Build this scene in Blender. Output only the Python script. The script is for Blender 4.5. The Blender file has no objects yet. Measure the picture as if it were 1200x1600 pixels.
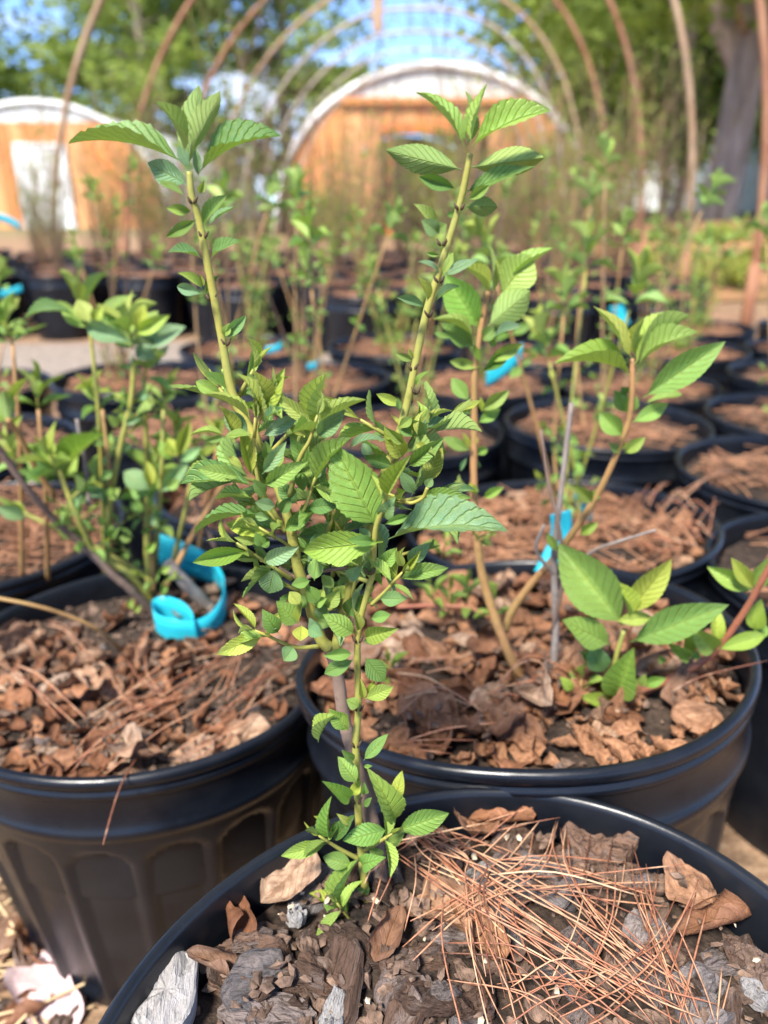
import bpy, math, random
from mathutils import Vector, Matrix, noise

S = bpy.context.scene
C = S.collection
R = math.radians
PI = math.pi

# ------------------------------------------------------------------ camera, sky, sun, exposure
CAMZ, PITCH, F = 0.55, R(22.0), 1200.0          # metres, downward tilt, focal length in px of the 1200x1600 photograph
cam_d = bpy.data.cameras.new('camera')
cam = bpy.data.objects.new('camera', cam_d)
C.objects.link(cam)
cam.location = (0, 0, CAMZ)
cam.rotation_euler = (PI / 2 - PITCH, 0, 0)
cam_d.sensor_fit = 'VERTICAL'
cam_d.sensor_height = 36.0
cam_d.lens = 36.0 * F / 1600.0
cam_d.clip_start = 0.01
cam_d.clip_end = 900
cam_d.dof.use_dof = True
cam_d.dof.focus_distance = 0.30
cam_d.dof.aperture_fstop = 27.0 / 3.9
cam_d.dof.aperture_blades = 0
S.camera = cam

SUN = Vector((-0.28, -0.50, 0.76)).normalized()    # towards the sun
world = bpy.data.worlds.new('World')
S.world = world
world.use_nodes = True
wn = world.node_tree
wn.nodes.clear()
w_out = wn.nodes.new('ShaderNodeOutputWorld')
w_bg = wn.nodes.new('ShaderNodeBackground')
w_sky = wn.nodes.new('ShaderNodeTexSky')
w_sky.sky_type = 'NISHITA'
w_sky.sun_disc = False
w_sky.sun_elevation = math.asin(SUN.z)
w_sky.sun_rotation = math.atan2(SUN.x, SUN.y)
w_sky.air_density = 0.36
w_sky.dust_density = 0.0
w_sky.ozone_density = 5.0
w_bg.inputs['Strength'].default_value = 0.076
w_tc = wn.nodes.new('ShaderNodeTexCoord')
w_mp = wn.nodes.new('ShaderNodeMapping')
w_mp.inputs['Scale'].default_value = (3.0, 3.0, 8.0)
w_mp.inputs['Location'].default_value = (1.7, 0.4, 0.0)
w_nz = wn.nodes.new('ShaderNodeTexNoise')
w_nz.inputs['Scale'].default_value = 1.1
w_nz.inputs['Detail'].default_value = 6
w_nz.inputs['Roughness'].default_value = 0.6
w_rp = wn.nodes.new('ShaderNodeValToRGB')
w_rp.color_ramp.elements[0].position = 0.50
w_rp.color_ramp.elements[1].position = 0.68
w_mx = wn.nodes.new('ShaderNodeMix')
w_mx.data_type = 'RGBA'
w_mx.inputs[7].default_value = (2.9, 2.95, 3.1, 1)
wn.links.new(w_tc.outputs['Generated'], w_mp.inputs['Vector'])
wn.links.new(w_mp.outputs[0], w_nz.inputs['Vector'])
wn.links.new(w_nz.outputs['Fac'], w_rp.inputs[0])
wn.links.new(w_rp.outputs[0], w_mx.inputs[0])
wn.links.new(w_sky.outputs[0], w_mx.inputs[6])
wn.links.new(w_mx.outputs[2], w_bg.inputs['Color'])
wn.links.new(w_bg.outputs[0], w_out.inputs['Surface'])

sun_d = bpy.data.lights.new('sun', 'SUN')
sun_d.energy = 1.5
sun_d.angle = R(10)
sun_d.color = (1.0, 0.94, 0.85)
sun = bpy.data.objects.new('sun', sun_d)
C.objects.link(sun)
sun.rotation_euler = SUN.to_track_quat('Z', 'Y').to_euler()
sun.location = SUN * 30

S.view_settings.view_transform = 'Standard'
S.view_settings.look = 'None'
S.view_settings.gamma = 1
S.view_settings.use_curve_mapping = False
S.view_settings.exposure = 2.95
S.render.engine = 'CYCLES'
S.cycles.use_denoising = True
S.cycles.max_bounces = 8
S.cycles.diffuse_bounces = 4
S.cycles.transparent_max_bounces = 6

# ------------------------------------------------------------------ helpers
CP, SP = math.cos(PITCH), math.sin(PITCH)
CAM = Vector((0, 0, CAMZ))

def ray(px, py):
    u, v = (px - 600) / F, -(py - 800) / F
    return Vector((u, CP + v * SP, -SP + v * CP))

def P(px, py, D):
    "point of the place seen at a spot of the photograph, D metres ahead"
    r = ray(px, py)
    return CAM + r * (D / r.y)

def PZ(px, py, z):
    "the same, at height z"
    r = ray(px, py)
    return CAM + r * ((z - CAMZ) / r.z)

def depth(p):
    d = p - CAM
    return d.y * CP - d.z * SP

def mesh(name, v, f, mat, smooth=True, uv=None):
    m = bpy.data.meshes.new(name)
    m.from_pydata([tuple(p) for p in v], [], f)
    if uv:
        l = m.uv_layers.new(name='uv')
        for poly in m.polygons:
            for li in poly.loop_indices:
                l.data[li].uv = uv[m.loops[li].vertex_index]
    m.materials.append(mat)
    if smooth:
        m.polygons.foreach_set('use_smooth', [True] * len(m.polygons))
    m.update()
    return m

def link(name, me, parent=None, loc=None, mat4=None, kind=None, color=None):
    o = bpy.data.objects.new(name, me)
    C.objects.link(o)
    if parent is not None:
        o.parent = parent
    if mat4 is not None:
        o.matrix_local = mat4
    elif loc is not None:
        o.location = loc
    if kind:
        o['kind'] = kind
    if color:
        o.color = color
    return o

def tag(o, label, cat, group=None):
    o['label'] = label
    o['category'] = cat
    if group:
        o['group'] = group
    return o

def thing(name, label, cat, loc=(0, 0, 0), rz=0.0, group=None):
    o = bpy.data.objects.new(name, None)
    C.objects.link(o)
    o.location = loc
    o.rotation_euler = (0, 0, rz)
    o.empty_display_size = 0.02
    return tag(o, label, cat, group)

KIDS = {}
def dup(root, loc, rz, label, group=None, scale=1.0):
    if root.name not in KIDS:
        KIDS[root.name] = [(c, list(c.children)) for c in root.children]
    r = root.copy()
    C.objects.link(r)
    r.location = loc
    r.rotation_euler = (0, 0, rz)
    r.scale = (scale,) * 3
    r['label'] = label
    if group:
        r['group'] = group
    for c0, g0 in KIDS[root.name]:
        c = c0.copy()
        C.objects.link(c)
        c.parent = r
        for g in g0:
            d = g.copy()
            C.objects.link(d)
            d.parent = c
    return r

def tube(pts, rad, n=7, cap=True):
    "rings along a line of points"
    pts = [Vector(p) for p in pts]
    if not hasattr(rad, '__len__'):
        rad = [rad] * len(pts)
    v, f, uv = [], [], []
    t0 = (pts[1] - pts[0]).normalized()
    a = t0.orthogonal().normalized()
    L = 0.0
    for i, p in enumerate(pts):
        t = (pts[min(i + 1, len(pts) - 1)] - pts[max(i - 1, 0)]).normalized()
        a = (a - t * a.dot(t)).normalized()
        b = t.cross(a)
        if i:
            L += (p - pts[i - 1]).length
        for k in range(n):
            an = 2 * PI * k / n
            v.append(p + (a * math.cos(an) + b * math.sin(an)) * rad[i])
            uv.append((k / n, L))
    for i in range(len(pts) - 1):
        for k in range(n):
            f.append((i * n + k, i * n + (k + 1) % n, (i + 1) * n + (k + 1) % n, (i + 1) * n + k))
    if cap:
        f.append(tuple(range(n))[::-1])
        f.append(tuple((len(pts) - 1) * n + k for k in range(n)))
    return v, f

def join(parts):
    v, f = [], []
    for a, b in parts:
        k = len(v)
        v += list(a)
        f += [tuple(i + k for i in q) for q in b]
    return v, f

def smooth_line(pts, n=6):
    "Catmull-Rom through the points"
    pts = [Vector(p) for p in pts]
    if len(pts) < 3:
        return [pts[0].lerp(pts[-1], i / n) for i in range(n + 1)]
    q = [pts[0] * 2 - pts[1]] + pts + [pts[-1] * 2 - pts[-2]]
    out = []
    for i in range(1, len(q) - 2):
        for k in range(n):
            t = k / n
            a, b, c, d = q[i - 1], q[i], q[i + 1], q[i + 2]
            out.append(0.5 * ((2 * b) + (c - a) * t + (2 * a - 5 * b + 4 * c - d) * t * t + (3 * b - a - 3 * c + d) * t ** 3))
    out.append(pts[-1])
    return out

def box(x0, x1, y0, y1, z0, z1):
    v = [(x0, y0, z0), (x1, y0, z0), (x1, y1, z0), (x0, y1, z0), (x0, y0, z1), (x1, y0, z1), (x1, y1, z1), (x0, y1, z1)]
    return v, [(3, 2, 1, 0), (4, 5, 6, 7), (0, 1, 5, 4), (1, 2, 6, 5), (2, 3, 7, 6), (3, 0, 4, 7)]

def lathe(prof, n, rfun=None):
    v, f = [], []
    for r, z in prof:
        for k in range(n):
            a = 2 * PI * k / n
            rr = r + (rfun(a, r, z) if rfun else 0)
            v.append((rr * math.cos(a), rr * math.sin(a), z))
    for i in range(len(prof) - 1):
        for k in range(n):
            f.append((i * n + k, i * n + (k + 1) % n, (i + 1) * n + (k + 1) % n, (i + 1) * n + k))
    return v, f

def sstep(a, b, x):
    t = min(1, max(0, (x - a) / (b - a)))
    return t * t * (3 - 2 * t)

# ------------------------------------------------------------------ materials
class NT:
    def __init__(s, name):
        s.m = bpy.data.materials.new(name)
        s.m.use_nodes = True
        s.t = s.m.node_tree
        s.t.nodes.clear()
        s.out = s.n('OutputMaterial')
    def n(s, typ, **kw):
        nd = s.t.nodes.new('ShaderNode' + typ)
        for k, v in kw.items():
            if k.startswith('_'):
                nd.inputs[k[1:].replace('_', ' ')].default_value = v
            else:
                setattr(nd, k, v)
        return nd
    def l(s, a, b):
        s.t.links.new(a, b)
    def ramp(s, src, stops, interp='LINEAR'):
        r = s.n('ValToRGB')
        r.color_ramp.interpolation = interp
        e = r.color_ramp.elements
        while len(e) < len(stops):
            e.new(0.5)
        for q, (p, c) in zip(e, stops):
            q.position = p
            q.color = (c, c, c, 1) if not hasattr(c, '__len__') else (*c, 1)
        s.l(src, r.inputs[0])
        return r.outputs[0]
    def mix(s, fac, a, b, mode='MIX'):
        x = s.n('Mix', data_type='RGBA', blend_type=mode)
        for k, val in ((0, fac), (6, a), (7, b)):
            if hasattr(val, 'is_linked'):
                s.l(val, x.inputs[k])
            elif k == 0:
                x.inputs[0].default_value = val
            else:
                x.inputs[k].default_value = (*val, 1)
        return x.outputs[2]
    def math(s, op, a, b=None, c=None):
        x = s.n('Math', operation=op)
        for i, val in enumerate((a, b, c)):
            if val is None:
                continue
            if hasattr(val, 'is_linked'):
                s.l(val, x.inputs[i])
            else:
                x.inputs[i].default_value = val
        return x.outputs[0]
    def noise(s, scale, detail=4, rough=0.55, vec=None, dist=0.0):
        x = s.n('TexNoise', _Scale=scale, _Detail=detail, _Roughness=rough, _Distortion=dist)
        if vec is not None:
            s.l(vec, x.inputs['Vector'])
        return x.outputs['Fac']
    def coord(s, which='Object', scale=None):
        c = s.n('TexCoord').outputs[which]
        if scale:
            mp = s.n('Mapping')
            mp.inputs['Scale'].default_value = scale
            s.l(c, mp.inputs['Vector'])
            c = mp.outputs[0]
        return c
    def bump(s, h, strength=0.4, dist=0.002, prev=None):
        b = s.n('Bump', _Strength=strength, _Distance=dist)
        s.l(h, b.inputs['Height'])
        if prev is not None:
            s.l(prev, b.inputs['Normal'])
        return b.outputs[0]
    def pbr(s, col, rough=0.6, normal=None, spec=0.4, **kw):
        p = s.n('BsdfPrincipled')
        for k, val in (('Base Color', col), ('Roughness', rough), ('Specular IOR Level', spec), *[(k.replace('_', ' '), v) for k, v in kw.items()]):
            if hasattr(val, 'is_linked'):
                s.l(val, p.inputs[k])
            elif hasattr(val, '__len__'):
                p.inputs[k].default_value = (*val, 1)
            else:
                p.inputs[k].default_value = val
        if normal is not None:
            s.l(normal, p.inputs['Normal'])
        return p.outputs[0]
    def done(s, sh):
        s.l(sh, s.out.inputs['Surface'])
        return s.m

def mat_leaf():
    t = NT('leaf')
    uv = t.coord('UV')
    sp = t.n('SeparateXYZ')
    t.l(uv, sp.inputs[0])
    u = t.math('ABSOLUTE', t.math('SUBTRACT', sp.outputs[0], 0.5))      # 0 at the midrib, 0.5 at the edge
    v = sp.outputs[1]
    ph = t.math('FRACT', t.math('MULTIPLY', t.math('SUBTRACT', v, t.math('MULTIPLY', u, 0.55)), 9.0))
    lat = t.math('ABSOLUTE', t.math('SUBTRACT', ph, 0.5))               # 0.5 on a side vein
    vein = t.ramp(lat, [(0.34, 0.0), (0.49, 1.0)])
    rib = t.ramp(u, [(0.0, 1.0), (0.035, 0.0)])
    veins = t.math('MAXIMUM', t.math('MULTIPLY', vein, 0.65), rib)
    oc = t.n('ObjectInfo')
    rnd = t.math('MULTIPLY_ADD', oc.outputs['Random'], 0.36, 0.80)
    base = t.mix(1.0, oc.outputs['Color'], t.n('CombineColor').outputs[0], 'MULTIPLY')
    cc = base.node.inputs[7].links[0].from_node
    for i in range(3):
        t.l(rnd, cc.inputs[i])
    nz = t.noise(7, 5, vec=uv)
    base = t.mix(t.ramp(nz, [(0.35, 0.0), (0.7, 0.35)]), base, (0.20, 0.25, 0.03))
    fine = t.noise(60, 3, vec=uv)
    base = t.mix(t.ramp(fine, [(0.4, 0.25), (0.6, 0.0)]), base, (0.03, 0.09, 0.015))
    col = t.mix(t.math('MULTIPLY', veins, 0.55), t.mix(0.10, base, (0.03, 0.10, 0.02)), t.mix(0.5, base, (0.46, 0.54, 0.11)))
    mp = t.n('Mapping')
    mp.inputs['Scale'].default_value = (16, 26, 1)
    t.l(uv, mp.inputs['Vector'])
    ofs = t.n('VectorMath', operation='ADD')
    t.l(mp.outputs[0], ofs.inputs[0])
    cx = t.n('CombineXYZ')
    t.l(t.math('MULTIPLY', oc.outputs['Random'], 50.0), cx.inputs[0])
    t.l(cx.outputs[0], ofs.inputs[1])
    sp2 = t.noise(1.0, 3, vec=ofs.outputs[0])
    col = t.mix(t.ramp(sp2, [(0.68, 0.0), (0.74, 0.65)]), col, (0.42, 0.44, 0.20))
    col = t.mix(t.ramp(sp2, [(0.25, 0.7), (0.30, 0.0)]), col, (0.11, 0.075, 0.03))
    geo = t.n('NewGeometry')
    under = t.mix(0.55, col, (0.26, 0.36, 0.10))
    col = t.mix(geo.outputs['Backfacing'], col, under)
    h = t.math('SUBTRACT', t.math('MULTIPLY', fine, 0.25), t.math('MULTIPLY', veins, 0.8))
    bn = t.bump(h, 0.7, 0.0016)
    rough = t.math('MULTIPLY_ADD', geo.outputs['Backfacing'], 0.25, 0.37)
    p = t.pbr(col, rough, bn, 0.55)
    tr = t.n('BsdfTranslucent')
    t.l(t.mix(1.0, col, (1.0, 1.12, 0.45), 'MULTIPLY'), tr.inputs['Color'])
    t.l(bn, tr.inputs['Normal'])
    mx = t.n('MixShader')
    mx.inputs[0].default_value = 0.28
    t.l(p, mx.inputs[1])
    t.l(tr.outputs[0], mx.inputs[2])
    return t.done(mx.outputs[0])

def mat_stem(name, a, b, scale=220, rough=0.55, spots=None):
    t = NT(name)
    c = t.coord('Object')
    n1 = t.noise(scale, 5, vec=c)
    n2 = t.noise(scale * 0.16, 3, vec=c)
    col = t.mix(t.ramp(n2, [(0.3, 0.0), (0.7, 1.0)]), a, b)
    col = t.mix(t.ramp(n1, [(0.55, 0.0), (0.75, 0.55)]), col, spots or tuple(x * 0.35 for x in a))
    return t.done(t.pbr(col, rough, t.bump(n1, 0.5, 0.0006), 0.3))

def mat_pot(name, base, dusty):
    t = NT(name)
    c = t.coord('Object')
    n1 = t.noise(9, 6, 0.65, vec=c)
    n2 = t.noise(160, 4, vec=c)
    sc = t.coord('Object', (30, 30, 700))
    scr = t.noise(3, 3, vec=sc)
    dust = t.math('MULTIPLY', t.ramp(n1, [(0.42, 0.0), (0.72, 1.0)]), dusty)
    dust = t.math('ADD', dust, t.math('MULTIPLY', t.ramp(n2, [(0.68, 0.0), (0.78, 1.0)]), dusty * 0.7))
    col = t.mix(dust, base, (0.062, 0.066, 0.072))
    rough = t.math('ADD', t.math('MULTIPLY', scr, 0.16), t.math('MULTIPLY_ADD', n1, 0.22, 0.12))
    return t.done(t.pbr(col, rough, t.bump(t.math('ADD', n2, scr), 0.12, 0.0006), 0.36))

def mat_object_varied(name, stops, rough=0.8, nscale=60, bump=0.6, bdist=0.002, spec=0.25, stretch=(1, 1, 1), second=None, transl=0.0, dark=(0.6, 0.35)):
    "colour picked per object from a ramp, with grain"
    t = NT(name)
    oi = t.n('ObjectInfo')
    c = t.coord('Object', stretch)
    ofs = t.n('VectorMath', operation='ADD')
    t.l(c, ofs.inputs[0])
    cx = t.n('CombineXYZ')
    for i in range(3):
        t.l(t.math('MULTIPLY', oi.outputs['Random'], 37.0 + 11 * i), cx.inputs[i])
    t.l(cx.outputs[0], ofs.inputs[1])
    n1 = t.noise(nscale, 6, 0.62, vec=ofs.outputs[0])
    n2 = t.noise(nscale * 0.22, 3, vec=ofs.outputs[0])
    base = t.ramp(oi.outputs['Random'], stops)
    col = t.mix(t.ramp(n1, [(0.33, dark[0]), (0.50, 0.0)]), base, tuple(x * dark[1] for x in stops[0][1]))
    col = t.mix(t.ramp(n2, [(0.5, 0.0), (0.72, 0.6)]), col, second or stops[-1][1])
    bn = t.bump(n1, bump, bdist)
    p = t.pbr(col, rough, bn, spec)
    if transl:
        tr = t.n('BsdfTranslucent')
        t.l(col, tr.inputs['Color'])
        mx = t.n('MixShader')
        mx.inputs[0].default_value = transl
        t.l(p, mx.inputs[1])
        t.l(tr.outputs[0], mx.inputs[2])
        p = mx.outputs[0]
    return t.done(p)

def mat_dry_leaf():
    t = NT('dry_leaf')
    uv = t.coord('UV')
    sp = t.n('SeparateXYZ')
    t.l(uv, sp.inputs[0])
    u = t.math('ABSOLUTE', t.math('SUBTRACT', sp.outputs[0], 0.5))
    ph = t.math('FRACT', t.math('MULTIPLY', t.math('SUBTRACT', sp.outputs[1], t.math('MULTIPLY', u, 0.9)), 7.0))
    vein = t.ramp(t.math('ABSOLUTE', t.math('SUBTRACT', ph, 0.5)), [(0.42, 0.0), (0.495, 1.0)])
    rib = t.ramp(u, [(0.0, 1.0), (0.03, 0.0)])
    veins = t.math('MAXIMUM', t.math('MULTIPLY', vein, 0.6), rib)
    oi = t.n('ObjectInfo')
    base = t.ramp(oi.outputs['Random'], [(0.0, (0.17, 0.070, 0.034)), (0.25, (0.36, 0.160, 0.075)), (0.42, (0.47, 0.245, 0.130)), (0.58, (0.24, 0.155, 0.105)), (0.75, (0.27, 0.115, 0.055)), (0.88, (0.54, 0.35, 0.22)), (1.0, (0.40, 0.30, 0.22))])
    n1 = t.noise(5, 6, 0.65, vec=uv)
    n2 = t.noise(40, 4, vec=uv)
    col = t.mix(t.ramp(n1, [(0.38, 0.7), (0.62, 0.0)]), base, (0.10, 0.040, 0.02))
    col = t.mix(t.ramp(n1, [(0.6, 0.0), (0.8, 0.5)]), col, (0.50, 0.36, 0.24))
    col = t.mix(t.ramp(n2, [(0.56, 0.0), (0.70, 0.55)]), col, (0.07, 0.03, 0.015))
    col = t.mix(t.math('MULTIPLY', veins, 0.35), col, (0.40, 0.22, 0.11))
    h = t.math('SUBTRACT', t.math('MULTIPLY', n2, 0.6), veins)
    bn = t.bump(h, 0.6, 0.002)
    p = t.pbr(col, 0.62, bn, 0.3)
    tr = t.n('BsdfTranslucent')
    t.l(col, tr.inputs['Color'])
    mx = t.n('MixShader')
    mx.inputs[0].default_value = 0.15
    t.l(p, mx.inputs[1])
    t.l(tr.outputs[0], mx.inputs[2])
    return t.done(mx.outputs[0])

def mat_simple(name, a, b, scale, rough=0.7, bump=0.3, bdist=0.005, stretch=(1, 1, 1), spec=0.3, metal=0.0, lo=0.35, hi=0.65):
    t = NT(name)
    c = t.coord('Object', stretch)
    n1 = t.noise(scale, 6, 0.6, vec=c)
    col = t.mix(t.ramp(n1, [(lo, 0.0), (hi, 1.0)]), a, b)
    return t.done(t.pbr(col, rough, t.bump(n1, bump, bdist), spec, Metallic=metal))

def mat_ground():
    t = NT('ground')
    c = t.coord('Object')
    n1 = t.noise(1.3, 5, 0.6, vec=c)
    n2 = t.noise(45, 6, 0.7, vec=c)
    mp = t.coord('Object', (20, 90, 1))
    n3 = t.noise(4, 5, 0.7, vec=mp, dist=1.2)
    col = t.ramp(n3, [(0.3, (0.10, 0.06, 0.035)), (0.5, (0.30, 0.19, 0.11)), (0.68, (0.50, 0.37, 0.24))])
    col = t.mix(t.ramp(n1, [(0.45, 0.0), (0.62, 0.7)]), col, (0.36, 0.20, 0.12))
    col = t.mix(t.ramp(n2, [(0.35, 0.5), (0.55, 0.0)]), col, (0.05, 0.035, 0.025))
    # further off the mulch gives way to thin grass
    sp = t.n('SeparateXYZ')
    t.l(c, sp.inputs[0])
    far = t.ramp(t.math('ADD', t.math('MULTIPLY', sp.outputs[1], 0.02), t.math('MULTIPLY', n1, 0.25)), [(0.36, 0.0), (0.50, 0.8)])
    col = t.mix(far, col, (0.12, 0.15, 0.05))
    return t.done(t.pbr(col, 0.9, t.bump(t.math('ADD', n2, n3), 0.6, 0.01), 0.15))

def mat_tag():
    t = NT('blue_tag')
    uv = t.coord('UV')
    sp = t.n('SeparateXYZ')
    t.l(uv, sp.inputs[0])
    rows = t.math('FRACT', t.math('MULTIPLY', sp.outputs[1], 4.0))
    inrow = t.math('MULTIPLY', t.math('GREATER_THAN', rows, 0.35), t.math('LESS_THAN', rows, 0.75))
    mp = t.n('Mapping')
    mp.inputs['Scale'].default_value = (110, 4, 1)
    t.l(uv, mp.inputs['Vector'])
    ch = t.math('GREATER_THAN', t.noise(1.0, 2, vec=mp.outputs[0]), 0.5)
    inx = t.math('MULTIPLY', t.math('GREATER_THAN', sp.outputs[0], 0.04), t.math('LESS_THAN', sp.outputs[0], 0.42))
    iny = t.math('MULTIPLY', t.math('GREATER_THAN', sp.outputs[1], 0.17), t.math('LESS_THAN', sp.outputs[1], 0.84))
    ink = t.math('MULTIPLY', t.math('MULTIPLY', inrow, ch), t.math('MULTIPLY', inx, iny))
    col = t.mix(t.math('MULTIPLY', ink, 0.75), (0.03, 0.52, 0.64), (0.015, 0.12, 0.17))
    p = t.pbr(col, 0.38, None, 0.4)
    tr = t.n('BsdfTranslucent')
    t.l(col, tr.inputs['Color'])
    mx = t.n('MixShader')
    mx.inputs[0].default_value = 0.3
    t.l(p, mx.inputs[1])
    t.l(tr.outputs[0], mx.inputs[2])
    return t.done(mx.outputs[0])

def mat_crown(name, a, b, transl=0.45):
    t = NT(name)
    c = t.coord('Object')
    n1 = t.noise(0.7, 4, vec=c)
    n2 = t.noise(14, 2, vec=c)
    col = t.mix(t.ramp(t.math('MULTIPLY_ADD', n2, 0.4, t.math('MULTIPLY', n1, 0.6)), [(0.35, 0.0), (0.65, 1.0)]), a, b)
    d = t.n('BsdfDiffuse')
    t.l(col, d.inputs['Color'])
    tr = t.n('BsdfTranslucent')
    t.l(t.mix(1.0, col, (1.1, 1.15, 0.6), 'MULTIPLY'), tr.inputs['Color'])
    mx = t.n('MixShader')
    mx.inputs[0].default_value = transl
    t.l(d.outputs[0], mx.inputs[1])
    t.l(tr.outputs[0], mx.inputs[2])
    return t.done(mx.outputs[0])

M_LEAF = mat_leaf()
M_STEM = mat_stem('young_stem', (0.30, 0.27, 0.055), (0.22, 0.24, 0.06))
M_STEM2 = mat_stem('peach_stem', (0.34, 0.18, 0.075), (0.26, 0.17, 0.06))
M_RED = mat_stem('red_stem', (0.30, 0.085, 0.055), (0.26, 0.12, 0.06))
M_WOOD = mat_stem('woody_stem', (0.105, 0.066, 0.047), (0.185, 0.130, 0.100), 260, 0.85, (0.035, 0.025, 0.02))
M_GREY = mat_stem('dead_stem', (0.24, 0.205, 0.18), (0.15, 0.12, 0.105), 260, 0.85, (0.06, 0.05, 0.045))
M_BUD = mat_stem('bud_scale', (0.05, 0.03, 0.02), (0.09, 0.06, 0.03), 300, 0.8)
M_POT = mat_pot('pot_plastic', (0.0030, 0.0043, 0.0074), 0.16)
M_SOIL = mat_simple('potting_soil', (0.012, 0.008, 0.006), (0.065, 0.043, 0.030), 130, 0.95, 1.0, 0.006)
BARKS = [(0.0, (0.050, 0.033, 0.025)), (0.2, (0.120, 0.072, 0.050)), (0.4, (0.215, 0.130, 0.090)), (0.55, (0.105, 0.095, 0.095)), (0.75, (0.210, 0.185, 0.180)), (0.88, (0.190, 0.125, 0.095)), (1.0, (0.33, 0.30, 0.295))]
M_BARK = mat_object_varied('bark_chip', BARKS, 0.85, 5.5, 1.0, 0.004, 0.15, (0.55, 2.6, 5), (0.30, 0.24, 0.21), dark=(0.85, 0.45))
M_CRUMB = mat_simple('bark_scraps', (0.035, 0.023, 0.017), (0.22, 0.145, 0.105), 110, 0.9, 1.0, 0.003, (1, 1, 1), 0.15)
M_PALE = mat_object_varied('pale_bark', [(0.0, (0.36, 0.34, 0.33)), (1.0, (0.42, 0.40, 0.38))], 0.85, 6, 1.0, 0.004, 0.2, (0.6, 2.8, 4), (0.50, 0.48, 0.46), dark=(0.6, 0.5))
M_DRY = mat_dry_leaf()
M_LILAC = mat_simple('faded_leaf', (0.50, 0.36, 0.36), (0.62, 0.48, 0.47), 30, 0.6, 0.3, 0.002)
M_NEEDLE = mat_object_varied('pine_needle', [(0.0, (0.12, 0.045, 0.024)), (0.3, (0.26, 0.095, 0.048)), (0.65, (0.37, 0.155, 0.080)), (0.9, (0.46, 0.25, 0.14)), (1.0, (0.55, 0.38, 0.23))], 0.5, 420, 0.2, 0.0004, 0.4)
M_STRAW = mat_simple('pine_straw', (0.20, 0.085, 0.045), (0.44, 0.23, 0.125), 35, 0.7, 0.2, 0.002)
M_SEED = mat_simple('pale_bits', (0.40, 0.30, 0.18), (0.58, 0.52, 0.42), 300, 0.7, 0.2, 0.001)
M_GROUND = mat_ground()
M_PATH = mat_simple('path_gravel', (0.16, 0.13, 0.105), (0.30, 0.245, 0.20), 40, 0.9, 0.6, 0.01)
M_TAG = mat_tag()
M_RUST = mat_simple('rusty_pipe', (0.21, 0.08, 0.04), (0.34, 0.18, 0.10), 9, 0.7, 0.3, 0.003, (1, 1, 0.4))
M_TAN = mat_simple('tan_pipe', (0.27, 0.16, 0.085), (0.40, 0.28, 0.18), 7, 0.65, 0.3, 0.003, (1, 1, 0.4))
M_GALV = mat_simple('galvanised_pipe', (0.30, 0.24, 0.19), (0.46, 0.40, 0.34), 8, 0.5, 0.2, 0.003, (1, 1, 0.4))
M_BOARD = mat_object_varied('painted_board', [(0.0, (0.50, 0.19, 0.065)), (0.5, (0.60, 0.26, 0.10)), (1.0, (0.64, 0.33, 0.15))], 0.8, 6, 0.3, 0.01, 0.2, (4, 4, 0.4), (0.58, 0.29, 0.13), dark=(.3, .6))
M_BEAM = mat_simple('orange_beam', (0.50, 0.14, 0.035), (0.60, 0.20, 0.06), 5, 0.7)
M_WHITE = mat_simple('white_paint', (0.72, 0.72, 0.70), (0.82, 0.82, 0.80), 4, 0.6, 0.1)
M_FILM = mat_simple('greenhouse_film', (0.50, 0.50, 0.47), (0.66, 0.66, 0.62), 3, 0.45, 0.2, 0.02)
M_TRUNK = mat_simple('tree_bark', (0.15, 0.115, 0.085), (0.38, 0.31, 0.245), 9, 0.95, 1.0, 0.05, (1, 1, 0.22))
M_PINE = mat_crown('pine_foliage', (0.085, 0.145, 0.040), (0.36, 0.42, 0.115))
M_OAK = mat_crown('broad_foliage', (0.090, 0.150, 0.035), (0.36, 0.42, 0.105))
M_BUSH = mat_crown('bush_foliage', (0.20, 0.24, 0.05), (0.42, 0.44, 0.11))
M_TWIG = mat_stem('twig', (0.145, 0.085, 0.055), (0.10, 0.07, 0.055), 90, 0.8)
M_TWIG2 = mat_stem('tan_twig', (0.30, 0.20, 0.09), (0.20, 0.12, 0.065), 90, 0.8)
M_MULCH = mat_simple('orange_mulch', (0.085, 0.078, 0.028), (0.38, 0.17, 0.085), 1.5, 0.9, 0.8, 0.02, (1, 2.2, 1))

GREEN = {'m': (0.225, 0.405, 0.085, 1), 'y': (0.490, 0.560, 0.095, 1), 'b': (0.225, 0.405, 0.185, 1), 'd': (0.120, 0.265, 0.055, 1), 'l': (0.345, 0.500, 0.095, 1)}  # b: blue-green of older leaves, with bluish sky sheen put into the colour

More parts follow.
